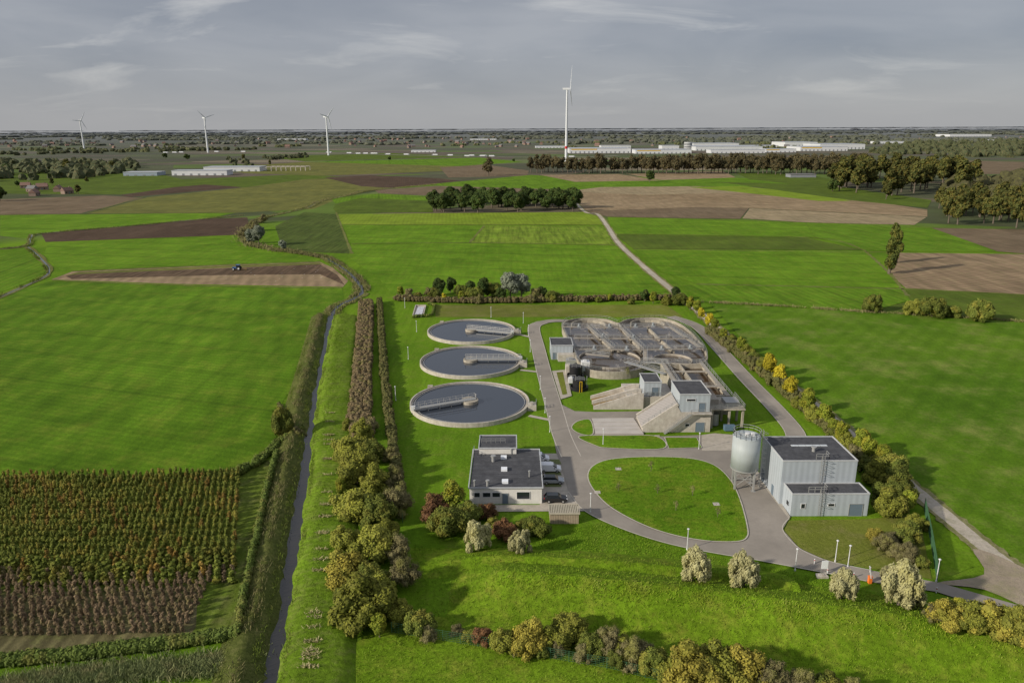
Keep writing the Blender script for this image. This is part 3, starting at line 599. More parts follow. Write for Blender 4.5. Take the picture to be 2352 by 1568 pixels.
# ---------------- aeration tank -------------
zt=2.3; out=[(1292,748),(1300,737),(1325,731),(1360,730),(1395,733),(1420,741),(1440,733),(1480,729),(1525,731),(1560,742),(1590,765),(1613,792),(1624,815),(1618,829),(1590,835),(1540,833),(1482,834),(1470,846),(1440,852),(1400,853),(1365,850),(1345,843),(1330,830),(1315,800),(1300,768)]
O=cat_(SP(out,zt),4,True); c0=np.mean(np.array(O),0); t=thing('aeration_tank','large concrete aeration tank with rounded basins, foam and walkways','water tank',(c0[0],c0[1],0))
w=MB(); w.wallline(O+[O[0]],.42,0,zt); w.obj('outer_wall',cx,t)
m=MB(); m.add([(p[0],p[1],1.3) for p in O],[tuple(range(len(O)-1,-1,-1))]); o=m.obj('water',sludge,t)
if o.data.polygons[0].normal.z<0: o.data.flip_normals()
W_=lambda l,z=zt:[(*S(a,b,z),z) for a,b in l]
for l in ([(1352,748),(1375,770),(1408,802)],[(1420,741),(1440,765),(1478,806)],[(1488,750),(1510,772),(1548,806)]): MB().wallline(W_(l),.5,0,zt).obj('dividing_wall',cx,t)
for cc,rad in (((1352,744),(6)),((1488,743),(6))):
    c=S(*cc,zt); MB().wallline([(c[0]+rad*math.cos(a),c[1]+rad*math.sin(a)) for a in np.linspace(0,math.pi,9)],.35,0,zt+.05).obj('guide_wall',cx,t)
for l in ([(1305,801),(1470,803),(1614,800)],[(1290,750),(1420,752),(1535,748)],[(1482,806),(1482,836)],[(1535,748),(1612,800)],[(1352,752),(1408,800)],[(1425,752),(1478,802)],[(1345,812),(1400,818)],[(1320,776),(1500,778),(1590,777)]):
    P=W_(l,zt+.6); d=MB()
    for a,b in zip(P[:-1],P[1:]): d.beam(a,b,1.2,.14)
    d.obj('walkway',dk,t); r=MB()
    for s_ in (.6,-.6): r.rail([(*q,zt+.68) for q in offs(P,s_)],1.1,2,.08)
    r.obj('railing',steel,t)
c=S(1400,822,1.9); MB().ring(c,9.0,9.25,.9,1.9,64).obj('inner_ring',dk,t); c=S(1545,825,1.9); MB().ring(c,5.6,5.85,.9,1.9,64).obj('inner_ring',dk,t)
MB().rail([(p[0],p[1],zt) for p in O[:]+[O[0]]],1.1,2.5,.06).obj('railing',steel,t)
for u,v in ((1365,803),(1440,804),(1520,803),(1585,801),(1330,752),(1460,752),(1385,775),(1455,778),(1400,752),(1500,750)):
    c=S(u,v,zt+.7); MB().box(c[0]-.6,c[0]+.6,c[1]-.6,c[1]+.6,zt+.7,zt+1.2).cyl(c,.4,zt+1.2,zt+2.0,12).obj('aerator_motor',plain('motor_grey',(.26,.28,.29),.5),t)
for u,v in ((1310,770),(1350,790),(1530,790),(1570,812),(1390,790),(1440,790)):
    c=S(u,v,zt); MB().beam((*c,zt),(c[0],c[1],zt+3),.12).beam((c[0],c[1],zt+3),(c[0]+1.2,c[1],zt+3.2),.1).obj('hoist_post',steel,t)
# ---------------- rectangular buildings -------------
def parapet_roof(t,x0,x1,y0,y1,z,name='roof'):
    r=MB().box(x0+.2,x1-.2,y0+.2,y1-.2,z,z+.1).obj(name,roofb,t)
    e=MB(); e.box(x0-.05,x1+.05,y0-.05,y0+.12,z,z+.26).box(x0-.05,x1+.05,y1-.12,y1+.05,z,z+.26).box(x0-.05,x0+.12,y0+.12,y1-.12,z,z+.26).box(x1-.12,x1+.05,y0+.12,y1-.12,z,z+.26); e.obj('roof_edge',plain('roof_edge_grey',(.42,.43,.44),.6,.1),r); return r
def win(t,x0,x1,y,z0,z1,mat=None,name='window'):
    g=MB().box(x0,x1,y-.05,y+.05,z0,z1).obj(name,mat or glass,t); f=MB()
    f.box(x0-.08,x0,y-.09,y+.05,z0-.08,z1+.08).box(x1,x1+.08,y-.09,y+.05,z0-.08,z1+.08).box(x0,x1,y-.09,y+.05,z1,z1+.08).box(x0,x1,y-.09,y+.05,z0-.08,z0).obj('frame',trim if mat is None else steel,g); return g
def winx(t,x,y0,y1,z0,z1,mat=None,name='window'): return MB().box(x-.05,x+.05,y0,y1,z0,z1).obj(name,mat or glass,t)
def ladder(t,x,y,z0,z1):
    m=MB()
    for s_ in (-.3,.3): m.beam((x+s_,y,z0),(x+s_,y,z1+1.1),.06)
    for z in np.arange(z0,z1+1,.35): m.beam((x-.3,y,z),(x+.3,y,z),.05)
    for z in np.arange(z0+2.2,z1+1,.9): m.beam((x-.4,y-.75,z),(x+.4,y-.75,z),.05); m.beam((x-.4,y,z),(x-.4,y-.75,z),.05); m.beam((x+.4,y,z),(x+.4,y-.75,z),.05)
    m.obj('ladder',steel,t)
t=thing('service_building','white single-storey service building with flat black roof','building',(-1,135,0))
x0,x1,y0,y1=-8.1,5.5,126,143; MB().box(x0,x1,y0,y1,0,3.3).obj('wall',white,t); r=parapet_roof(t,x0-.2,x1+.2,y0-.2,y1+.2,3.3)
MB().box(-6.9,.8,141.0,147.5,0,4.6).obj('wall',white,t); parapet_roof(t,-7,.9,140.9,147.6,4.6)
for a,b,c_,d_ in ((-7.2,-6.2,1.5,2.4),(-5.6,-4.2,1.5,2.4),(-3.8,-2.4,1.5,2.4),(.8,3.2,1.1,2.5),):win(t,a,b,y0,c_,d_)
win(t,-1.9,-.9,y0,.1,2.2,doorb,'door')
for yy in (129,133,137,140): winx(t,x1,yy-.9,yy+.9,1.1,2.3)
for u,v in ((1157,1049),(1158,1076),(1160,1104)): 
    c=S(u,v,3.7); MB().box(c[0]-.6,c[0]+.6,c[1]-.6,c[1]+.6,3.4,3.85).obj('skylight',plain('skylight_white',(.75,.77,.8),.3),r)
for u,v,rr in ((1133,1055,.35),(1216,1090,.15),(1120,1112,.25),(1090,1112,.15),(1175,1037,.3)):
    c=S(u,v,3.8); MB().cyl(c,rr,3.4,4.5,12).cyl(c,rr*1.5,4.5,4.7,12).obj('roof_vent',steel,r)
m=MB()
for k in range(1,9): m.beam((x0,y0+k*1.9,3.405),(x1,y0+k*1.9,3.405),.06,.012)
m.obj('roof_seam',plain('roof_seam',(.03,.03,.033),.8),r)
MB().rail([(-6.5,143.2,4.9),(-1.5,143.2,4.9)],1,1,.07).obj('railing',steel,t); MB().rail([(-8,139,3.6),(-8,142.5,3.6)],1,1,.07).obj('railing',steel,t)
t=thing('clad_building','grey corrugated metal building with black flat roofs at two heights','building',(57,128,0))
MB().box(50,63.8,125.3,136.5,0,8.8).obj('wall',clad,t); r=parapet_roof(t,50,63.8,125.3,136.5,8.8)
MB().box(50.6,64.6,121,125.29,0,4.3).obj('wall',clad,t); r2=parapet_roof(t,50.6,64.6,121,125.25,4.3)
for k in range(5): MB().box(54+k*1.4,55.3+k*1.4,131.9,132.5,8.9,9.0).obj('skylight',plain('skylight_pale',(.52,.55,.57),.3),r)
MB().cyl((57.3,129.6),.32,8.9,9.7,14).cyl((57.3,129.6),.5,9.7,9.9,14).obj('roof_vent',steel,r)
ladder(t,57.3,125.0,4.4,8.9); ladder(t,55.8,120.7,.2,4.4)
MB().rail([(56.2,125.6,9.1),(58.6,125.6,9.1),(58.6,127,9.1)],1.1,1,.07).obj('railing',steel,t); MB().rail([(53.6,121.3,4.6),(57,121.3,4.6),(57,122.6,4.6)],1.1,1,.07).obj('railing',steel,t)
win(t,61.2,63.6,121,.05,2.4,doorb,'door'); win(t,57.3,58.4,121,2.0,2.5); win(t,52.4,53.1,121,1.6,2.5)
winx(t,50,128.5,129.6,.1,2.2,doorb,'door'); winx(t,50.6,122.2,123.2,1.4,2.2); winx(t,50,134,135.5,.1,2.6,doorb,'door')
# silo
c=(45.4,132.5); t=thing('silo','pale grey cylindrical steel silo standing on four legs','silo',(*c,0))
sil=plain('silo_paint',(.36,.395,.40),.55,.07,.5,ribs=(2.1,'h',.025),dirt=(.31,.33,.32))
def smooth(o):
    for p in o.data.polygons: p.use_smooth=abs(p.normal.z)<.9
smooth(MB().cyl(c,2.65,4.3,10.9,64).obj('body',sil,t)); smooth(MB().cyl(c,1.2,3.3,4.3,48,2.6).obj('cone',steel,t)); MB().cyl(c,2.7,10.9,11.05,48,2.5).obj('lid',sil,t); MB().cyl(c,2.72,4.2,4.4,48).obj('rim',steel,t)
for a in (.6,2.2,3.75,5.3):
    p=(c[0]+2.5*math.cos(a),c[1]+2.5*math.sin(a)); MB().beam((*p,0),(*p,4.9),.32,.32).beam((p[0]-.4,p[1],.1),(p[0]+.4,p[1],.1),.8,.2).obj('leg',steel,t)
m=MB(); q=[(c[0]+2.5*math.cos(a),c[1]+2.5*math.sin(a)) for a in (.6,2.2,3.75,5.3,.6)]
for a,b in zip(q[:-1],q[1:]): m.beam((*a,.8),(*b,4.2),.1); m.beam((*b,.8),(*a,4.2),.1); m.beam((*a,2.6),(*b,2.6),.12)
m.obj('bracing',steel,t)
MB().rail([(c[0]+2.6*math.cos(a),c[1]+2.6*math.sin(a),11.0) for a in np.linspace(0,6.283,17)],1.2,1.1,.07).obj('railing',steel,t)
MB().cyl(c,.45,11.05,11.5,16).box(c[0]+.7,c[0]+1.3,c[1]-.5,c[1]+.1,11.05,11.6).obj('hatch',trim,t)
m=MB(); x=c[0]+3.05; y=c[1]-.2
for s_ in (-.3,.3): m.beam((x,y+s_,0),(x,y+s_,12.2),.08)
for z in np.arange(.3,12,.4): m.beam((x,y-.3,z),(x,y+.3,z),.06)
for z in np.arange(2.5,12,1): m.beam((x+.8,y-.4,z),(x+.8,y+.4,z),.06);m.beam((x,y-.4,z),(x+.8,y-.4,z),.06);m.beam((x,y+.4,z),(x+.8,y+.4,z),.06)
m.obj('ladder',steel,t)
# headworks
t=thing('pumping_station','concrete screw pump station with inclined cover and clad upper rooms','building',(41,165,0))
MB().ext([(30.3,.02),(46,.02),(46,5.0),(39,5.0),(38.2,6.4),(30.3,.9)][::-1],160,168.5).obj('wall',cxl,t)
cv=MB(); cv.ext([(30.2,.95),(38.3,6.55),(38.3,6.8),(30.2,1.2)][::-1],160.9,167.3); cv.obj('pump_cover',plain('cover_panels',(.31,.285,.265),.7,.08,ribs=(.9,'v',.16)),t)
for yy in (160.2,167.8): MB().beam((30.2,yy,1.2),(38.3,yy,6.9),.35,.6).obj('ramp_wall',cxl,t)
MB().rail([(30.4,160.3,1.6),(38.2,160.3,7.1)],.9,1.5,.06).obj('railing',steel,t)
MB().box(38.6,45.6,160.1,169.6,5.003,9.2).obj('upper_room',clad,t); parapet_roof(t,38.5,45.7,160.0,169.7,9.2)
win(t,40.2,42.2,160.1,7.7,8.2); win(t,43.1,44.5,160.1,5.1,7.2,doorb,'door'); win(t,42.6,44.6,160,.2,2.4,doorb,'door'); win(t,40.2,41.1,160,1.5,2.1)
s_=MB()
for i in range(20): s_.box(35.2+i*.3,35.5+i*.3,158.9,159.95,i*.24,i*.24+.12)
s_.beam((35.2,158.9,0),(41.2,158.9,4.8),.08,.3); s_.obj('stair',steel,t); MB().rail([(35.2,158.9,.1),(41.2,158.9,4.9),(45.8,158.9,4.9)],1.1,1.2,.06).obj('railing',steel,t)
MB().box(41.2,46,158.9,159.98,4.75,4.9).obj('landing',cxl,t)
t2=thing('screen_house','grey clad screen room above concrete inlet channels','building',(35,178,0))
MB().box(29,41,175.6,186,0,3).obj('base',cxl,t2); MB().box(33.3,37.6,176.2,183,3.003,6.6).obj('upper_room',clad,t2); parapet_roof(t2,33.2,37.7,176.1,183.1,6.6)
win(t2,35.3,36.9,176.2,3.1,5.3,doorb,'door')
for yy in (174.7,178.4,182): MB().ext([(20.5,0),(29,0),(33,0),(33,4.2),(31.5,4.2),(20.5,.9)][::-1],yy,yy+.5).obj('channel_wall',cxl,t2)
for yy in (175.2,178.9): MB().ext([(20.6,.1),(33,.1),(33,3.0),(20.6,.2)][::-1],yy,yy+3.1).obj('channel_floor',plain('ochre_grating',(.20,.135,.055),.8,.2,ribs=(.8,'v',.2)),t2)
MB().rail([(20.5,174.9,.9),(31.5,174.9,4.2),(33.2,174.9,4.2)],1.1,1.6,.07).obj('railing',steel,t2)
MB().rail([(33,175.8,3),(41,175.8,3)],1.1,1.6,.07).obj('railing',steel,t2)
t3=thing('grit_tank','raised rectangular concrete tank with brown water and railings','water tank',(47.5,180,0))
m=MB(); X0,X1,Y0,Y1=41.5,53.5,171,197
m.box(X0,X0+.5,Y0,Y1,0,5).box(X1-.5,X1,Y0,Y1,0,5).box(X0+.5,X1-.5,Y0,Y0+.5,0,5).box(X0+.5,X1-.5,Y1-.5,Y1,0,5).box(X0+5,X0+5.4,Y0+.5,Y1-.5,0,5); m.obj('wall',cx,t3)
MB().box(X0+.5,X0+5,Y0+.5,Y1-.5,1,3.6).obj('water',sludge2,t3); MB().box(X0+5.4,X1-.5,Y0+.5,Y1-.5,1,3.6).obj('water',sludge2,t3)
MB().box(X0,X0+1.4,Y0-.5,Y1,5.0,5.15).obj('walkway',dk,t3); MB().box(X1-1.2,X1,Y0-.5,Y1,5.0,5.15).obj('walkway',dk,t3); MB().box(X0+1.4,X1-1.2,Y0+6,Y0+7.2,5.0,5.15).obj('walkway',dk,t3); MB().box(X0+1.4,X1-1.2,Y1-8,Y1-7,5.0,5.15).obj('walkway',dk,t3)
r=MB(); r.rail([(X1,Y0-7,5.15),(X1,Y1,5.15),(X0,Y1,5.15),(X0,Y0,5.15)],1.1,2,.07); r.rail([(X1-1.2,Y0+7.5,5.15),(X1-1.2,Y1,5.15)],1.1,2,.07); r.rail([(X0+1.4,Y0+7.5,5.15),(X0+1.4,Y1-1,5.15)],1.1,2,.07); r.rail([(X0+1.4,Y0+6,5.15),(X1,Y0+6,5.15)],1.1,2,.07); r.obj('railing',steel,t3)
MB().box(46.1,54.6,162,170.4,4.6,4.9).obj('platform',cx,t3)
for x,y in ((47,162.6),(51,162.6),(54.2,162.6),(54.2,167),(50.5,167)): MB().box(x-.25,x+.25,y-.25,y+.25,0,4.6).obj('column',cx,t3)
MB().rail([(46.1,162.1,4.9),(54.5,162.1,4.9),(54.5,170.8,4.9)],1.1,1.4,.07).obj('railing',steel,t3)
MB().box(50.5,53.8,164,168,4.9,5.8).obj('machinery_cabinet',steel,t3); MB().box(47,49,165,169,4.9,6.2).obj('machinery_cabinet',dk,t3); MB().cyl((48.2,164.2),.9,.2,3,18).obj('grit_hopper',steel,t3); MB().box(49.5,52,160.2,161.4,0.19,1.4).obj('skip_container',plain('skip_blue',(.10,.16,.22),.6),t3)
for p,q in (((44,197),(38,205)),((41,188),(33,205))):
    t4=thing('footbridge','steel walkway with railings between concrete tanks','walkway',(*p,0)); MB().beam((*p,4.9),(*q,3.0),1.3,.15).obj('deck',steel,t4); r=MB()
    for e in (.6,-.6):
        o_=offs([p,q],e); r.rail([(*o_[0],5),(*o_[1],3.1)],1.1,2,.08)
    r.obj('railing',steel,t4)
m=MB(); P=SP([(1360,963),(1455,962),(1478,998),(1368,998)]); m.prism(P,.0,.32); m.obj('pavement',plain('slab_pale',(.46,.42,.38),.8,.08,1,dirt=(.34,.31,.28)),kind='structure')
for k_ in (.28,.52,.76):
    a=Vector(P[0]).lerp(Vector(P[3]),k_);b=Vector(P[1]).lerp(Vector(P[2]),k_); MB().beam((*a,.33),(*b,.33),.12,.04).obj('kerb',cx,kind='structure')
t=thing('equipment_building','small grey clad building beside the aeration tank','building',(15.5,220,0))
MB().box(12,18.6,217,225.5,0,4.4).obj('wall',clad,t); parapet_roof(t,11.9,18.7,216.9,225.6,4.4); MB().box(14,18.8,214.9,216.99,0,2.2).obj('annex',cxl,t); winx(t,12,219,220.4,.1,2.4,doorb,'door'); win(t,12.5,13.4,217,.1,2.2,doorb,'door')
for (u,v,h,lab) in ((1322,866,3.4,'black cylindrical chemical tank with steel ladder'),(1330,893,2.9,'black cylindrical chemical tank with yellow pump frame')):
    c=S(u,v); t=thing('chemical_tank',lab,'tank',(*c,0),group='black chemical tanks'); MB().cyl(c,1.8,0,h,32).obj('body',blackp,t); MB().cyl(c,1.85,h,h+.5,32,.7).cyl(c,.4,h+.5,h+.8,12).obj('lid',plain('black_lid',(.03,.03,.033),.5),t); MB().rail([(c[0]-1.2,c[1]-1.6,h),(c[0]+1.2,c[1]-1.6,h)],1,1,.08).beam((c[0]+2.0,c[1]-.8,0),(c[0]+2.0,c[1]-.8,h+1),.1).beam((c[0]+2.0,c[1]-.3,0),(c[0]+2.0,c[1]-.3,h+1),.1).obj('ladder',steel,t)
    MB().ring(c,2.3,2.5,0,.9,40).obj('bund_wall',blackp,t)
    if h<3.2: MB().beam((c[0]-.1,c[1]-2.7,0),(c[0]-.1,c[1]-2.7,3.0),.14).beam((c[0]+.5,c[1]-2.7,0),(c[0]+.5,c[1]-2.7,3.0),.14).beam((c[0]-.1,c[1]-2.7,3.0),(c[0]+.5,c[1]-2.7,3.0),.14).obj('pump_frame',yel,t)
for u,v,sx,sy,z0,z1,mt_,lab in ((1344,858,1.2,1.2,1.2,3.8,trim,'white dosing cabinet on steel frame beside black tanks'),(1306,858,.9,1.6,.2,2.6,cxl,'pale tank pipework cabinet on concrete slab'),(1312,880,.8,.8,.3,1.6,trim,'small white pump housing beside black tank'),(1312,838,1.6,1.2,.3,1.8,steel,'steel equipment box on concrete pad')):
    c=S(u,v); t=thing('dosing_cabinet',lab,'cabinet',(*c,0)); MB().box(c[0]-sx,c[0]+sx,c[1]-sy,c[1]+sy,z0,z1).box(c[0]-sx*.5,c[0]+sx*.3,c[1]-sy*.5,c[1]+sy*.5,z1,z1+.4).obj('cabinet',mt_,t); f=MB()
    for i in (-.8,.8):
        for j in (-.8,.8): f.beam((c[0]+sx*i,c[1]+sy*j,0),(c[0]+sx*i,c[1]+sy*j,z0),.15)
    f.beam((c[0]+sx+.3,c[1]-sy,.1),(c[0]+sx+.3,c[1]-sy,z1+1),.12).beam((c[0]+sx+.3,c[1]-sy,z1+1),(c[0]-sx,c[1]-sy,z1+1),.12).obj('pipework',steel,t)
t=thing('slatted_shed','low wooden slatted bin shelter with flat roof','shed',(9.2,120,0)); MB().box(6.7,11.8,118.6,121.6,0,2.0).obj('wall',wood,t); m=MB()
for i in range(17): m.box(6.6+i*.31,6.8+i*.31,118.45,121.75,2.08,2.2)
m.box(6.6,11.9,118.4,118.55,1.95,2.25).box(6.6,11.9,121.65,121.8,1.95,2.25).box(6.5,6.6,118.4,121.8,1.95,2.25).box(11.9,12,118.4,121.8,1.95,2.25); m.obj('roof',plain('weathered_wood',(.40,.36,.28),.8),t); MB().box(6.75,11.75,118.7,121.5,2.001,2.03).obj('roof_deck',plain('moss_roof',(.16,.15,.07),.9),t)
P=SP([(955,703),(978,703),(972,727),(948,727)]); flat('pavement',P,.02,conc); 
t=thing('sampling_pit','small concrete sampling pit with pale cover slabs','pit',(*P[0],0)); MB().wallline([*P,P[0]],.3,0,.5).obj('wall',cxl,t); P2=SP([(960,706),(975,706),(969,724),(953,724)]); MB().prism(P2,.03,.3).obj('cover',plain('pale_cover',(.5,.5,.55),.5,.3,1),t)
hedge(SP([(985,700),(999,704),(992,727),(950,730)]),1.0,1.3,hg,'clipped box hedge around the sampling pit',.2,30)
for u,v in ((1420,1079),(1372,1133),(1645,1160)):
    c=S(u,v); flat('manhole_slab',[(c[0]-.6,c[1]-.6),(c[0]+.6,c[1]-.6),(c[0]+.6,c[1]+.6),(c[0]-.6,c[1]+.6)],.30,cxl)
# ---------------- vehicles -------------
def vehicle(name,label,cat,loc,rot,prof,cab,width,paint,wheels,L,r=.33,group='cars parked beside the service building'):
    t=thing(name,label,cat,(*loc,.19),rot,.97,group=group); h=width/2
    b=MB(); b.ext(prof[::-1],-h,h); o=b.obj('body',paint,t,world=False); md=o.modifiers.new('b','BEVEL'); md.width=.07; md.segments=2
    n=len(cab); k=.82; mm=MB(); mx=max(p[1] for p in cab); mn=min(p[1] for p in cab)
    vs=[]
    for sgn in (-1,1):
        for x,z in cab: f=1-(1-k)*(z-mn)/(mx-mn); vs.append((x,sgn*(h-.04)*f,z))
    mm.add(vs,[tuple(range(n)),tuple(range(2*n-1,n-1,-1))]+[((i+1)%n,i,i+n,(i+1)%n+n) for i in range(n)]); mm.obj('window',glass,t,world=False)
    top=[p for p in cab if p[1]>mx-.05]; xs=[p[0] for p in top]; MB().box(min(xs)-.05,max(xs)+.05,-h*k-.01,h*k+.01,mx-.02,mx+.05).obj('roof',paint,t,world=False)
    for x in wheels:
        for sgn in (-1,1):
            w=MB().hcyl((x,sgn*(h-.08),r),r,.12).obj('wheel',rubber,t,world=False); MB().hcyl((x,sgn*(h-.05),r),r*.6,.11,10).obj('rim',steel,w,world=False)
    xf=max(p[0] for p in prof); xb=min(p[0] for p in prof)
    for sgn in (-1,1):
        MB().box(xf-.15,xf+.02,sgn*h*.7-.18,sgn*h*.7+.18,.62,.8).obj('headlight',trim,t,world=False); MB().box(xb-.02,xb+.12,sgn*h*.75-.12,sgn*h*.75+.12,.75,1.0).obj('tail_light',plain('red_lamp',(.4,.01,.01),.4),t,world=False)
        MB().box(.75*L/4.4,.95*L/4.4,sgn*(h+.09)-.09,sgn*(h+.09)+.09,.98,1.12).obj('mirror',blackp,t,world=False)
    return t
pw=plain('white_car_paint',(.72,.73,.75),.25,.02,spec=.5); ps=plain('silver_car_paint',(.36,.38,.40),.25,.03,spec=.5,metal=.3); pk=plain('black_car_paint',(.012,.012,.014),.15,.05,spec=.6)
suv=[(-2.25,.3),(2.2,.3),(2.25,.75),(1.15,1.0),(-2.15,1.05),(-2.28,.7)]; suvc=[(-2.1,1.04),(1.1,1.0),(.45,1.55),(-1.7,1.6)]
van=[(-2.3,.3),(2.2,.3),(2.25,.8),(1.45,1.08),(.9,1.15),(.2,1.82),(-2.25,1.85),(-2.32,1.2)]; vanc=[(.2,1.12),(1.4,1.08),(.6,1.68),(.2,1.7)]
vehicle('parked_car','black sport utility car parked beside the service building','car',S(1276,1152),0,suv,suvc,1.82,pk,(-1.35,1.4),4.4)
vehicle('parked_car','silver estate car parked in a grass paver bay','car',S(1270,1110),0,suv,suvc,1.78,ps,(-1.35,1.4),4.4)
vehicle('delivery_van','white small delivery van parked in a grass paver bay','van',S(1264,1083),0,van,vanc,1.85,pw,(-1.4,1.4),4.4)
vehicle('delivery_van','white small delivery van close to the building wall','van',S(1238,1059),0,van,vanc,1.85,pw,(-1.4,1.4),4.4)
bl=plain('tractor_blue',(.05,.12,.28),.4,.05); c=S(546,621)
t=thing('tractor','blue tractor pulling a plough over bare soil','tractor',(*c,.15),math.pi)
MB().box(.3,2.4,-.5,.5,.9,1.6).box(2.4,2.7,-.35,.35,.7,1.2).box(-1.2,.3,-.45,.45,.7,1.3).obj('bonnet',bl,t,world=False); MB().box(-1.2,.4,-.75,.75,1.3,2.6).obj('cab_window',glass,t,world=False); MB().box(-1.35,.5,-.85,.85,2.6,2.8).obj('roof',bl,t,world=False)
for x,r_ in ((-.9,.95),(1.8,.65)):
    for y in (-.95,.95): w=MB().hcyl((x,y,r_),r_,.28,20).obj('wheel',rubber,t,world=False); MB().hcyl((x,y*1.02,r_),r_*.5,.29,12).obj('rim',trim,w,world=False)
m=MB().beam((-1.3,0,.9),(-4.6,0,.8),.2)
for i in range(5): m.beam((-2+-i*.6,0,.8),(-2.2-i*.6,.5,.05),.12,.35)
m.obj('plough',plain('plough_red',(.3,.2,.05),.5),t,world=False)
gm=MB(); gm.add([(.2,0,0),(0,.06,.03),(-.2,0,0),(0,-.06,.03),(0,0,-.05),(.02,.28,.12),(-.05,.55,.05),(-.1,.27,.1),(.02,-.28,.12),(-.05,-.55,.05),(-.1,-.27,.1)],[(0,1,2),(0,2,3),(0,4,1),(1,4,2),(2,4,3),(3,4,0),(1,5,7),(5,6,7),(3,10,8),(8,10,9)])
gs=None
for i,(x,y) in enumerate(inpoly(SP([(505,650),(520,612),(545,612),(760,606),(740,650)]),26)):
    z=.2+RN.random()*(1.5 if i%2 else .05)
    if gs is None: gs=gm.obj('gull',trim,label='white gull over freshly ploughed soil',cat='bird',group='gulls following the tractor'); gs.location=(x,y,z)
    else: g_=gs.copy(); COL.objects.link(g_); g_.location=(x,y,z); g_.rotation_euler=(0,0,random.random()*6)
# ---------------- street furniture -------------
lp=None
for u,v in ((930,707),(957,762),(938,825),(909,920),(1128,729),(1202,742),(1214,772),(1218,808),(1241,895),(1252,948),(1263,992),(1356,1177),(1578,1262),(1385,1022),(1605,1032),(1826,1310),(1918,1290),(1947,1302),(2150,1335)):
    c=S(u,v)
    if lp is None:
        lp=thing('street_lamp','short pale lamp post standing beside the plant road','lamp',(*c,0),group='lamp posts around the plant'); MB().cyl((0,0),.08,0,3.7,8,.06).cyl((0,0),.14,0,.3,8).obj('post',trim,lp,world=False); MB().cyl((0,0),.1,3.7,3.95,10,.2).cyl((0,0),.22,3.95,4.05,10,.1).obj('lamp_head',trim,lp,world=False)
    else: copy_thing(lp,(*c,0))
c=S(1892,1318); t=thing('sign_board','blank white sign on two posts beside the entrance road','sign',(*c,0)); MB().box(-.5,.5,-.04,.04,1.0,2.4).obj('panel',pw,t,world=False); MB().beam((-.45,.06,0),(-.45,.06,2.4),.08).obj('post',steel,t,world=False); MB().beam((.45,.06,0),(.45,.06,2.4),.08).obj('post',steel,t,world=False)
c=S(1887,1324); t=thing('concrete_block','low pale concrete slab lying beside the road','slab',(*c,0)); MB().prism([(-.9,-.5),(.9,-.5),(.8,.5),(-.8,.5)],0,.35).prism([(-.5,-.2),(.4,-.2),(.4,.3),(-.5,.3)],.35,.45).obj('slab',cxl,t,world=False)
c=S(1997,1338); t=thing('barrier','road barrier with orange housing and raised white arm','barrier',(*c,0)); MB().box(-.25,.25,-.25,.25,0,1.1).box(-.3,.3,-.3,.3,1.1,1.2).obj('housing',orange,t,world=False); MB().beam((0,-.3,1),(-.5,-.3,3.2),.1,.15).obj('arm',trim,t,world=False)
bo=None
for u,v in ((1900,1318),(1960,1328),(2040,1345),(2075,1352),(2150,1362),(1870,1296),(1998,1315)):
    c=S(u,v)
    if bo is None: bo=thing('bollard','short pale bollard at the road edge','bollard',(*c,.1),group='bollards along the entrance road'); MB().cyl((0,0),.09,0,.9,10).cyl((0,0),.09,.9,1.0,10,.04).obj('post',trim,bo,world=False); MB().cyl((0,0),.093,.65,.8,10).obj('reflector_band',plain('red_lamp',(.4,.01,.01),.4),bo,world=False)
    else: copy_thing(bo,(*c,.1))
fg=plain('green_fence',(.05,.12,.06),.6)
def fence(pts,h,label,wire=.03,sp=2.5,mesh=.5):
    P=resample(pts,max(2,int(np.linalg.norm(np.diff(np.array(pts),axis=0),axis=1).sum()/sp)+1)); t=thing('mesh_fence',label,'fence',(*P[0],0)); pm=None
    m=MB()
    for a,b in zip(P[:-1],P[1:]):
        for z in np.arange(.15,h,mesh*.6): m.beam((*a,z),(*b,z),wire)
        k=int(sp/mesh)
        for i in range(k): q=a+(b-a)*i/k; m.beam((*q,.1),(*q,h-.05),wire)
    m.obj('mesh_panel',fg,t)
    for p in P[:100]:
        if pm is None: pm=MB().cyl((0,0),.05,0,h,6).obj('post',fg,t,world=False)
        else: o=pm.copy(); COL.objects.link(o); o.location=(p[0]-P[0][0],p[1]-P[0][1],0)
fence(SP([(2122,1170),(2138,1250),(2152,1335)]),2.4,'tall green mesh fence beside the entrance',.05,2.0,.25)
fence(SP([(900,1452),(1150,1492),(1400,1535),(1620,1590)]),1.7,'green wire mesh fence behind the shrubs')
fence(SP([(868,700),(880,880),(900,1040),(925,1200)]),1.7,'wire mesh fence along the hedge')
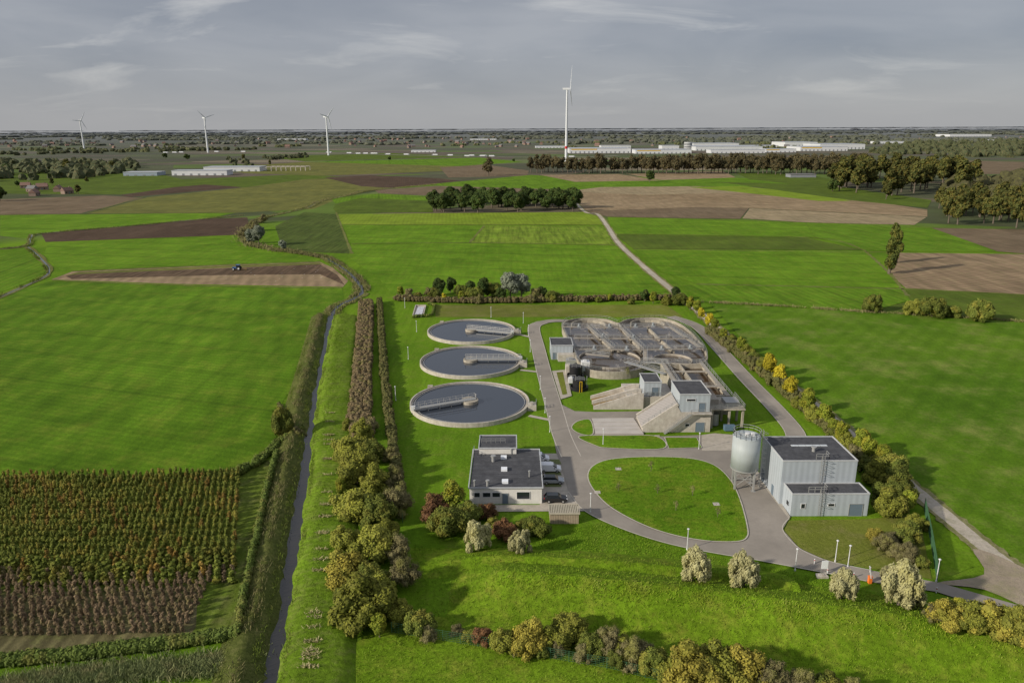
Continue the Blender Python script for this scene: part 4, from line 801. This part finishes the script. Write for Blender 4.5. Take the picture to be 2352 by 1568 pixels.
# ---------------- wind turbines -------------
tw=plain('turbine_white',(.62,.64,.66),.4,.02)
def turbine(u,v,vh,blade,yaw,rot0,lab,red=False):
    c=S(u,v); hh=(v-vh)/ppm(v+0); t=thing('wind_turbine',lab,'wind turbine',(*c,0),0,group='wind turbines on the plain')
    MB().cyl((0,0),2.9,0,hh,20,1.7).obj('tower',tw,t,world=False)
    if red: MB().cyl((0,0),2.9,hh*.2,hh*.235,20,2.85).obj('red_band',plain('red_band',(.5,.03,.03),.5),t,world=False)
    R=Matrix.Rotation(yaw,3,'Z')
    m=MB(); m.box(-5,9,-1.9,1.9,hh-.3,hh+3.4); m.v=[tuple(R@Vector(p)) for p in m.v]; m.obj('nacelle',tw,t,world=False)
    r=bpy.data.objects.new('rotor',None); COL.objects.link(r); r.parent=t; hub=R@Vector((-6.5,0,0)); r.location=(hub.x,hub.y,hh+1.5)
    m=MB().cyl((0,0),2.0,-1.6,1.6,14,1.2); m.v=[tuple(R@Vector((-z,y,x))) for x,y,z in m.v]; m.obj('hub',tw,r,world=False)
    for k in range(3):
        a=rot0+k*2.094; Q=Matrix.Rotation(a,3,'X'); st=[(0,1.8,1.6),(.1,2.4,1.4),(.25,3.0,1.0),(.6,2.0,.7),(1,.7,.3)]; vs=[];fs=[]
        for q,ch,th in st: vs+=[(-th/2-q*2,-ch*.3,q*blade),(th/2-q*2,-ch*.3,q*blade),(th/2-q*2,ch*.7,q*blade),(-th/2-q*2,ch*.7,q*blade)]
        for i in range(4):
            for j in range(4): fs.append((i*4+j,i*4+(j+1)%4,(i+1)*4+(j+1)%4,(i+1)*4+j))
        fs+=[(3,2,1,0),(16,17,18,19)]
        MB().add([tuple(R@(Q@Vector(p))) for p in vs],fs).obj('blade',tw,r,world=False)
turbine(194,346,275,36,math.radians(155),.55,'white wind turbine with blades angled toward the fields')
turbine(478,351,271,32,math.radians(140),1.25,'white wind turbine, slender, standing beyond the fields')
turbine(755,357,271,34,math.radians(150),.75,'white wind turbine beside the motorway')
turbine(1300,375,216,46,math.radians(172),.25,'tallest white wind turbine with a red band on its tower',True)
# ---------------- distant buildings -------------
wh=plain('distant_white',(.56,.57,.58),.6,.05,.05); whr=plain('distant_roof',(.36,.38,.41),.7,.1,.05); grey=plain('distant_grey',(.22,.23,.25),.7); brick=plain('brick_wall',(.24,.17,.135),.8,.15); tile=plain('roof_tiles',(.20,.12,.095),.8,.15); tileg=plain('grey_roof_tiles',(.15,.145,.145),.8,.15)
def hall(u0,u1,v,hm,dep,wall=wh,roof=whr,label='long white warehouse on the industrial estate',band=None,cat='building',name='warehouse'):
    a=S(u0,v);b=S(u1,v); L=b[0]-a[0]; t=thing(name,label,cat,(a[0],(a[1]+b[1])/2,0),group='warehouses on the plain')
    MB().box(0,L,0,dep,0,hm).obj('wall',wall,t,world=False); MB().box(-.4,L+.4,-.4,dep+.4,hm,hm+.8).obj('roof',roof,t,world=False)
    m=MB(); k=max(2,int(L/12))
    for i in range(k): m.box(L*(i+.3)/k,L*(i+.6)/k,-.15,0.1,.2,hm*.4)
    m.obj('loading_doors',grey,t,world=False)
    if band: MB().box(L*.03,L*.45 if band=='p' else L*.97,-.3,.2,hm*.72,hm*.93).obj('yellow_band',yel,t,world=False)
    return t
for a in ((1307,1450,352,13,120,'p'),(1458,1590,353,10,100,'p'),(1595,1755,346,12,160,None),(1520,1560,345,14,60,None),(1630,1760,352,9,50,None),(1757,1830,350,9,60,'p'),(1835,1950,347,12,120,'p'),(1880,1990,343,16,150,None),(1800,1880,337,16,150,None),(2170,2290,314,16,200,None),(2290,2352,327,10,90,None),(1230,1300,340,6,60,None),(1590,1700,337,12,120,None),(1380,1450,340,8,60,None),(1700,1790,341,9,80,None),(640,700,322,9,60,None),(1080,1140,322,8,60,None),(2010,2080,330,9,60,None)):
    hall(*a[:5],band=a[5])
hall(397,520,403,7,26,label='long white greenhouse hall among the fields'); hall(470,595,394,7,40,label='white agricultural hall with pale roof'); hall(285,360,404,5,30,wall=plain('blue_grey_hall',(.25,.30,.35),.6),label='low blue grey farm shed'); hall(1815,1875,408,4,20,wall=grey,roof=tileg,label='low dark farm shed under trees'); hall(945,1000,350,6,30,label='small pale hall near the motorway')
c=S(1580,345); t=thing('office_tower','round office tower with dark and white storey bands','building',(*c,0)); 
for i in range(5): MB().cyl((0,0),13,i*5,i*5+2.6,28).obj('window_band',glass,t,world=False); MB().cyl((0,0),13.6,i*5+2.6,i*5+5,28).obj('floor_band',wh,t,world=False)
a=S(612,393); t=thing('steel_frame_building','unfinished hall frame of pale concrete columns and beams','building',(*a,0)); 
for i in range(9):
    for y in (0,30): MB().box(i*8.5-.5,i*8.5+.5,y-.5,y+.5,0,6.5).obj('column',cxl,t,world=False)
for y in (0,30): MB().box(-.5,68.5,y-.6,y+.6,6.5,7.4).obj('beam',cxl,t,world=False)
for i in range(9): MB().box(i*8.5-.4,i*8.5+.4,.6,29.4,6.6,7.2).obj('beam',cxl,t,world=False)
def house(loc,rot,k,roofm,label,grp='houses scattered on the plain'):
    t=thing('house',label,'house',(*loc,0),rot,k,group=grp); MB().box(-6,6,-4,4,0,4).obj('wall',brick,t,world=False); MB().add([(-6.4,-4.5,3.9),(6.4,-4.5,3.9),(6.4,4.5,3.9),(-6.4,4.5,3.9),(-6.2,0,8),(6.2,0,8)],[(0,1,5,4),(2,3,4,5),(1,2,5),(3,0,4),(3,2,1,0)]).obj('roof',roofm,t,world=False); MB().box(3,3.9,-.4,.5,6,9).obj('chimney',brick,t,world=False)
    MB().box(-4.5,-3,-4.06,-3.9,1,2.4).obj('window',glass,t,world=False); MB().box(2,3.5,-4.06,-3.9,1,2.4).obj('window',glass,t,world=False); MB().box(-.6,.6,-4.06,-3.9,.05,2.3).obj('door',doorb,t,world=False); return t
h1=house(S(98,436),.4,1,tile,'brick farmhouse with red tiled roof'); h2=house(S(75,440),-.2,.9,tileg,'brick farmhouse with grey roof')
for u,v in ((135,440),(60,432),(155,445),(80,450),(62,372),(90,374)): copy_thing(random.choice((h1,h2)),S(u,v),random.random()*3,.9)
for i in range(170):
    u=random.choice((random.uniform(500,1280),random.uniform(1280,2352),random.uniform(0,500),random.uniform(850,1250))); v=random.uniform(315,340) if u>500 else random.uniform(320,342); copy_thing(random.choice((h1,h2)),S(u,v),random.random()*3,random.uniform(1,1.8))
mw=cat_(SP([(380,352),(520,350),(750,352),(900,356),(1100,360),(1300,362),(1420,358)]),5); ribbon('motorway',mw,16,.3,asph)
lt=None
for i in range(22):
    p=mw[int(random.random()*(len(mw)-3))]; y=p[1]+random.uniform(-5,5); x=p[0]+random.uniform(-30,30)
    if lt is None:
        lt=thing('lorry','white articulated lorry driving on the motorway','lorry',(x,y,.3),group='lorries on the motorway'); MB().box(-8,5,-1.25,1.25,1.1,4.1).obj('trailer',pw,lt,world=False); MB().box(5.4,7.6,-1.2,1.2,.6,3.4).obj('cab',ps,lt,world=False)
        for xx in (-6.5,-5.2,6.4): MB().hcyl((xx,0,.5),.5,1.2,12).obj('wheel',rubber,lt,world=False)
    else: copy_thing(lt,(x,y,.3),random.choice((0,math.pi)))
# ---------------- trees -------------
for i in range(38):
    u=996+i*8.8; treepx('dark',u+random.uniform(-4,4),random.uniform(466,489),random.uniform(32,50),w=random.uniform(1,1.3),group='trees of the copse between fields')
for i in range(72): treepx('row',1222+i*10+random.uniform(-3,3),396+random.uniform(-2,2)+i*.06,random.uniform(30,45),w=random.uniform(.9,1.2),group='long poplar row')
for i in range(46): treepx('row',1500+i*11+random.uniform(-4,4),385+random.uniform(-3,2),random.uniform(24,32),w=1.2,group='long poplar row')
for x,y in inpoly(SP([(1915,440),(2050,455),(2240,440),(2240,415),(1990,405),(1910,420)]),66): tree('wood',x,y,random.uniform(24,34),group='plantation trees')
for x,y in inpoly(SP([(2140,500),(2200,520),(2352,528),(2600,530),(2600,480),(2352,475),(2150,478)]),70): tree('wood',x,y,random.uniform(15,23),group='plantation trees')
F={'far':foliage('distant_woods',(.055,.06,.043),(.078,.08,.055),None,1.12),'mid':foliage('mid_woods',(.026,.032,.015),(.07,.078,.032),(.10,.08,.038),1.3),'haze':foliage('hazy_woods',(.10,.11,.12),(.15,.162,.175),None,1.0),'haze2':foliage('hazy_woods_near',(.06,.067,.06),(.092,.097,.085),None,1.0)}  # air haze painted into the far and hazy foliage tints
def woods(poly,n,r,sq,mat,label='distant woodland on the plain',nl=0):
    it=[(x,y,r*.35,r*(.5+.9*RN.random()),sq) for x,y in inpoly(SP(poly),n)]; stuffmesh('woodland',it,mat,r*.09,nl or n*20,.95,label,'woodland')
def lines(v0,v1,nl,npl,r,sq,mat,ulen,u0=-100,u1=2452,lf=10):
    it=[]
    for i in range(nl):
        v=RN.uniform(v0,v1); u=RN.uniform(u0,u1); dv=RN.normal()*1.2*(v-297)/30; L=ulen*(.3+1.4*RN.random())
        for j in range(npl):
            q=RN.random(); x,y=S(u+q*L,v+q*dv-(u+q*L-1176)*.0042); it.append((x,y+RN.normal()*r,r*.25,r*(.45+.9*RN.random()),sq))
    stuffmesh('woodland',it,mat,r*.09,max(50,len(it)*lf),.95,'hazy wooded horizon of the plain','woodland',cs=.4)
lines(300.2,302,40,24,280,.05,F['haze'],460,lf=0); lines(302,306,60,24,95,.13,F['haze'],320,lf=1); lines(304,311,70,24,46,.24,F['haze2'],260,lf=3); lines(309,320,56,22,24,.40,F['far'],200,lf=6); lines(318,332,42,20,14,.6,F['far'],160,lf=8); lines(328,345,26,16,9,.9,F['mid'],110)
woods([(1990,352),(2100,330),(2352,325),(2452,340),(2452,362),(2200,362),(2040,358)],420,10,1.2,F['mid']); woods([(1250,332),(1500,320),(2000,320),(2100,328),(1990,334),(1500,330)],160,13,.8,F['far'])
woods([(-60,392),(0,372),(130,374),(300,376),(330,388),(290,402),(120,416),(-60,425)],170,8.0,1.1,F['mid'],'farmyard wood'); woods([(600,362),(700,356),(712,362),(620,368)],50,5,1.0,F['mid']); woods([(520,362),(590,376),(605,392),(540,384)],14,6,1.0,F['mid'])
woods([(0,352),(330,345),(600,340),(600,344),(300,352),(0,358)],90,8,.8,F['mid']); woods([(2160,430),(2352,400),(2552,395),(2552,470),(2352,472),(2180,468)],300,6.8,1.2,foliage('autumn_woods',(.03,.03,.014),(.11,.085,.035),(.08,.08,.025),1.3),'autumn wood beside fields',14000)
for u,v,h,k in ((1122,404,42,'row'),(1492,418,28,'dark'),(1760,397,26,'wood'),(2035,458,34,'wood'),(1912,440,30,'dark'),(1350,395,24,'wood'),(0,462,36,'dark'),(180,446,22,'wood'),(155,392,28,'wood'),(260,394,24,'wood'),(430,368,16,'dark'),(895,369,10,'dark'),(380,364,14,'dark'),(1180,372,8,'dark'),(15,400,26,'dark'),(120,425,16,'wood'),(40,428,14,'dark'),(200,420,14,'wood'),(620,380,12,'wood'),(560,368,14,'wood')): treepx(k,u,v,h,w=1.3)
treepx('poplar',2042,629,112); treepx('poplar',2058,604,72,w=1.1)
treepx('olive',2003,716,56,label='round green tree on the field edge',w=.8); treepx('moss',2093,722,44,w=1); treepx('olive',2140,728,64,w=.9); treepx('olive',2250,738,70,label='dark green tree beside the field ditch',w=.9); treepx('olive',2185,728,38)
for u,v,h,k in ((1010,678,44,'dark'),(1035,672,38,'dark'),(1080,678,36,'dark'),(1110,684,50,'dark'),(1135,680,44,'olive'),(985,680,26,'brown'),(940,686,30,'brown'),(920,682,26,'lime'),(1060,690,24,'lime'),(1020,694,22,'yellow'),(1150,692,36,'dark'),(1245,688,34,'dark'),(1270,692,34,'olive'),(1310,692,22,'brown'),(1400,692,18,'lime'),(1480,692,30,'dark'),(1500,697,30,'lime'),(1550,690,34,'dark'),(1100,697,26,'brown'),(1220,697,24,'brown'),(1450,698,18,'olive'),(1340,695,20,'brown'),(1090,688,40,'olive'),(1230,690,36,'brown'),(960,688,24,'olive'),(1530,700,26,'moss'),(1375,694,18,'olive'),(1000,686,34,'olive'),(1060,680,36,'olive')): treepx(k,u,v,h)
treepx('willow',1172,690,72,label='large silvery willow in the shrub belt',w=1.1); treepx('willow',1198,688,66,w=.9); treepx('willow',595,565,52,w=1); treepx('willow',577,560,36,w=1.1); treepx('brown',585,530,32); treepx('willow',650,577,28,w=1.2); treepx('brown',605,512,24); treepx('brown',560,545,24)
for u,v,h,k in ((1560,700,36,'olive'),(1585,712,34,'lime'),(1610,735,30,'yellow'),(1628,750,32,'yellow'),(1660,785,34,'lime'),(1680,790,30,'olive'),(1700,812,40,'lime'),(1730,832,34,'olive'),(1765,866,58,'yellow'),(1790,884,50,'yellow'),(1816,915,54,'yellow'),(1853,950,62,'lime'),(1892,982,58,'lime'),(1930,1020,56,'lime'),(1975,1048,70,'lime'),(1915,1010,36,'olive'),(2005,1060,60,'olive'),(2040,1100,84,'olive'),(2010,1110,66,'moss'),(2070,1150,66,'olive'),(2040,1180,76,'moss'),(2085,1175,56,'lime'),(1650,772,24,'brown'),(1745,850,26,'brown'),(1835,930,30,'brown'),(1995,1090,60,'olive'),(1600,722,34,'lime'),(1640,765,36,'lime'),(1715,822,36,'moss'),(1750,855,40,'moss'),(1872,968,50,'moss'),(1910,1000,44,'lime'),(1950,1036,52,'moss'),(1990,1062,64,'lime'),(2025,1082,70,'lime'),(2055,1125,74,'olive'),(1835,938,36,'moss'),(1960,1060,50,'brown'),(2030,1150,60,'olive')): treepx(k,u,v,h)
for u,v,h,k in ((2030,1262,54,'brown'),(2085,1290,60,'brown'),(2078,1245,68,'olive'),(2010,1240,40,'gold'),(2055,1250,44,'brown'),(2105,1215,46,'moss'),(2060,1285,50,'brown'),(2110,1300,40,'olive')): treepx(k,u,v,h)
for u,v,h,k in ((820,1110,104,'moss'),(800,1060,84,'moss'),(845,1062,76,'olive'),(832,1010,58,'moss'),(812,1190,98,'moss'),(868,1200,90,'olive'),(905,1180,84,'brown'),(796,1262,76,'moss'),(855,1285,108,'moss'),(796,1340,108,'gold'),(915,1290,80,'brown'),(835,1428,140,'moss'),(800,1390,70,'olive'),(875,1385,84,'moss'),(930,1345,84,'brown'),(872,1462,66,'lime'),(925,1430,72,'moss'),(965,1455,76,'olive'),(905,1120,64,'brown'),(900,1060,46,'brown'),(985,1470,46,'brown'),(784,1140,50,'lime'),(862,1130,76,'moss'),(852,1345,80,'olive'),(800,990,36,'moss'),(890,1240,60,'moss'),(850,990,40,'brown')): treepx(k,u,v,h,label=None,w=.95)
treepx('olive',652,1000,98,w=.55,label='lone dark leafy tree beside the ditch',name='deciduous_tree'); treepx('brown',682,1002,30)
for u,v,h,k in ((1005,1190,78,'red'),(1035,1225,90,'olive'),(1040,1180,88,'lime'),(1075,1200,70,'olive'),(1100,1262,90,'silver'),(1118,1190,50,'red'),(1158,1235,56,'red'),(1195,1270,66,'silver'),(1232,1228,60,'olive'),(1205,1225,50,'olive'),(1135,1220,46,'moss'),(1600,1332,92,'silver'),(1708,1345,96,'silver'),(1932,1380,86,'silver'),(2062,1395,130,'silver'),(2035,1330,40,'silver')):
    x,y=S(u,v); z=zat(x,y)
    if z>0: x,y=S(u,v,z); z=zat(x,y)
    tree(k,x,y,h/ppm(v),label='pale cream willow shrub on the lawn' if k=='silver' else None,z=z)
for u,v in ((1420,1130),(1510,1135),(1552,1175),(1590,1140),(1648,1190),(1440,870),(1495,1085)): treepx('young',u,v,32,w=.8)
for u,v,h,k in ((1050,1458,36,'brown'),(1110,1475,50,'red'),(1160,1490,66,'moss'),(1215,1492,90,'gold'),(1262,1485,60,'moss'),(1305,1475,90,'moss'),(1360,1502,70,'olive'),(1400,1500,80,'brown'),(1450,1525,80,'brown'),(1500,1540,80,'olive'),(1340,1515,50,'brown'),(1590,1580,130,'gold'),(1655,1560,120,'moss'),(1710,1570,120,'gold'),(1560,1550,60,'brown'),(1780,1585,90,'brown'),(1840,1592,80,'brown'),(1900,1600,80,'olive'),(1960,1605,66,'brown'),(2170,1450,74,'gold'),(2215,1456,86,'moss'),(2265,1466,92,'gold'),(2320,1478,90,'moss'),(2135,1440,44,'brown'),(2195,1445,60,'lime'),(2345,1480,90,'gold'),(1280,1500,40,'brown'),(1750,1580,70,'olive'),(1435,1500,60,'moss'),(1080,1470,36,'olive'),(1190,1500,46,'brown'),(1240,1505,44,'olive'),(1420,1530,56,'olive'),(1480,1515,60,'brown'),(1530,1560,66,'moss')):
    x,y=S(u,v); z=zat(x,y)
    if z>0: x,y=S(u,v,z); z=zat(x,y)
    tree(k,x,y,h/ppm(v),group='shrubs planted in a belt',z=z)
# ---------------- orchard -------------
A=S(545,1452);B=S(562,1092); pts=[]; y=A[1]; r_=0
while y<B[1]:
    xr=A[0]+(y-A[1])*(B[0]-A[0])/(B[1]-A[1])-1.2
    if r_<6: xr-=6.5-r_*.5
    xl=-.70*(.96*y+19)-4; x=xr
    while x>xl: pts.append((x+random.uniform(-.2,.2),y+random.uniform(-.14,.14)+(xr-x)*-.02,r_)); x-=1.15
    y+=2.0; r_+=1
cnt=0; rest=[]; rest2=[]
for x,y,r in pts:
    red=random.random()<.15+.13*math.sin(x*.2+y*.3)
    if cnt<300:
        k='fruitbare' if r<6 or (r<8 and random.random()<.4) else ('fruitred' if red else 'fruit'); tree(k,x,y,random.uniform(2.2,3.2) if k!='fruitbare' else random.uniform(1.9,2.5),group='orchard rows',w=1.25 if k!='fruitbare' else 1.1); cnt+=1
    else:
        q=rest2 if red else rest; h=random.uniform(.8,1.2)
        q.append((x,y,1.0,.42+.15*random.random(),1.6)); q.append((x+.1,y,1.95*h,.30+.1*random.random(),1.8))
stuffmesh('orchard_trees',rest,foliage('orchard_mix',(.03,.038,.006),(.12,.13,.022),(.16,.13,.025)),.13,len(rest)*36,.72,'further rows of small green fruit trees','orchard')
stuffmesh('orchard_trees',rest2,foliage('orchard_red',(.05,.038,.008),(.21,.12,.03),(.14,.13,.025)),.13,len(rest2)*36,.72,'scattered orange tinged fruit trees in rows','orchard')
# ---------------- light -------------
sd=Vector((.86,.42,-.42)).normalized(); sl=bpy.data.lights.new('sun','SUN'); sl.energy=4.8; sl.angle=math.radians(2); sl.color=(1,.92,.79); so=bpy.data.objects.new('sun',sl); COL.objects.link(so); so.rotation_euler=sd.to_track_quat('-Z','Y').to_euler()
wd=bpy.data.worlds.new('World'); sc.world=wd; wd.use_nodes=True; T=wd.node_tree; N=T.nodes; N.clear()
def nn(k,**kw):
    x=N.new(k)
    for a,b in kw.items(): setattr(x,a,b)
    return x
sky=nn('ShaderNodeTexSky',sky_type='NISHITA',sun_disc=False,sun_elevation=math.asin(-sd.z),sun_rotation=math.atan2(-sd.x,-sd.y))
b1=nn('ShaderNodeBackground'); b1.inputs[1].default_value=.08; T.links.new(sky.outputs[0],b1.inputs[0])
tc=nn('ShaderNodeTexCoord'); sp=nn('ShaderNodeSeparateXYZ'); T.links.new(tc.outputs['Generated'],sp.inputs[0])
def mt(op,a,b):
    x=nn('ShaderNodeMath',operation=op)
    for i,v in enumerate((a,b)):
        if hasattr(v,'is_linked'): T.links.new(v,x.inputs[i])
        else: x.inputs[i].default_value=v
    return x.outputs[0]
zz=mt('ADD',mt('MAXIMUM',sp.outputs[2],0),.2); cb=nn('ShaderNodeCombineXYZ'); T.links.new(mt('DIVIDE',sp.outputs[0],zz),cb.inputs[0]); T.links.new(mt('DIVIDE',sp.outputs[1],zz),cb.inputs[1])
def nz(scale,det,off,sx,sy,ro=.55):
    mp=nn('ShaderNodeMapping'); mp.inputs['Location'].default_value=off; mp.inputs['Scale'].default_value=(sx,sy,1); T.links.new(cb.outputs[0],mp.inputs[0])
    x=nn('ShaderNodeTexNoise'); x.inputs['Scale'].default_value=scale; x.inputs['Detail'].default_value=det; x.inputs['Roughness'].default_value=ro; x.inputs['Distortion'].default_value=.5; T.links.new(mp.outputs[0],x.inputs['Vector']); return x.outputs['Fac']
def rg(a,*v):
    x=nn('ShaderNodeMapRange'); T.links.new(a,x.inputs[0])
    for i,q in enumerate(v): x.inputs[i+1].default_value=q
    return x.outputs[0]
def mx(f,a,b):
    x=nn('ShaderNodeMix',data_type='RGBA')
    for s_,v in ((x.inputs[0],f),(x.inputs[6],a),(x.inputs[7],b)):
        if hasattr(v,'is_linked'): T.links.new(v,s_)
        else: s_.default_value=(*v,1)
    return x.outputs[2]
c1=mx(rg(nz(1.1,5,(3,1,0),1,1,.5),.34,.66,0,1),(.25,.275,.33),(.375,.39,.43))
c1=mx(rg(nz(1.8,9,(9.3,5.2,0),.7,1.2,.58),.56,.74,0,.8),c1,(.58,.58,.585))
c1=mx(rg(sp.outputs[2],0,.10,.95,0),c1,(.385,.39,.405))
zb=rg(sp.outputs[2],.25,.8,1.0,1.5); vm=nn('ShaderNodeVectorMath',operation='SCALE'); T.links.new(c1,vm.inputs[0]); T.links.new(zb,vm.inputs[3])
b2=nn('ShaderNodeBackground'); b2.inputs[1].default_value=1.03; T.links.new(vm.outputs[0],b2.inputs[0])
ms=nn('ShaderNodeMixShader'); ms.inputs[0].default_value=.87; T.links.new(b1.outputs[0],ms.inputs[1]); T.links.new(b2.outputs[0],ms.inputs[2]); ow=nn('ShaderNodeOutputWorld'); T.links.new(ms.outputs[0],ow.inputs[0])
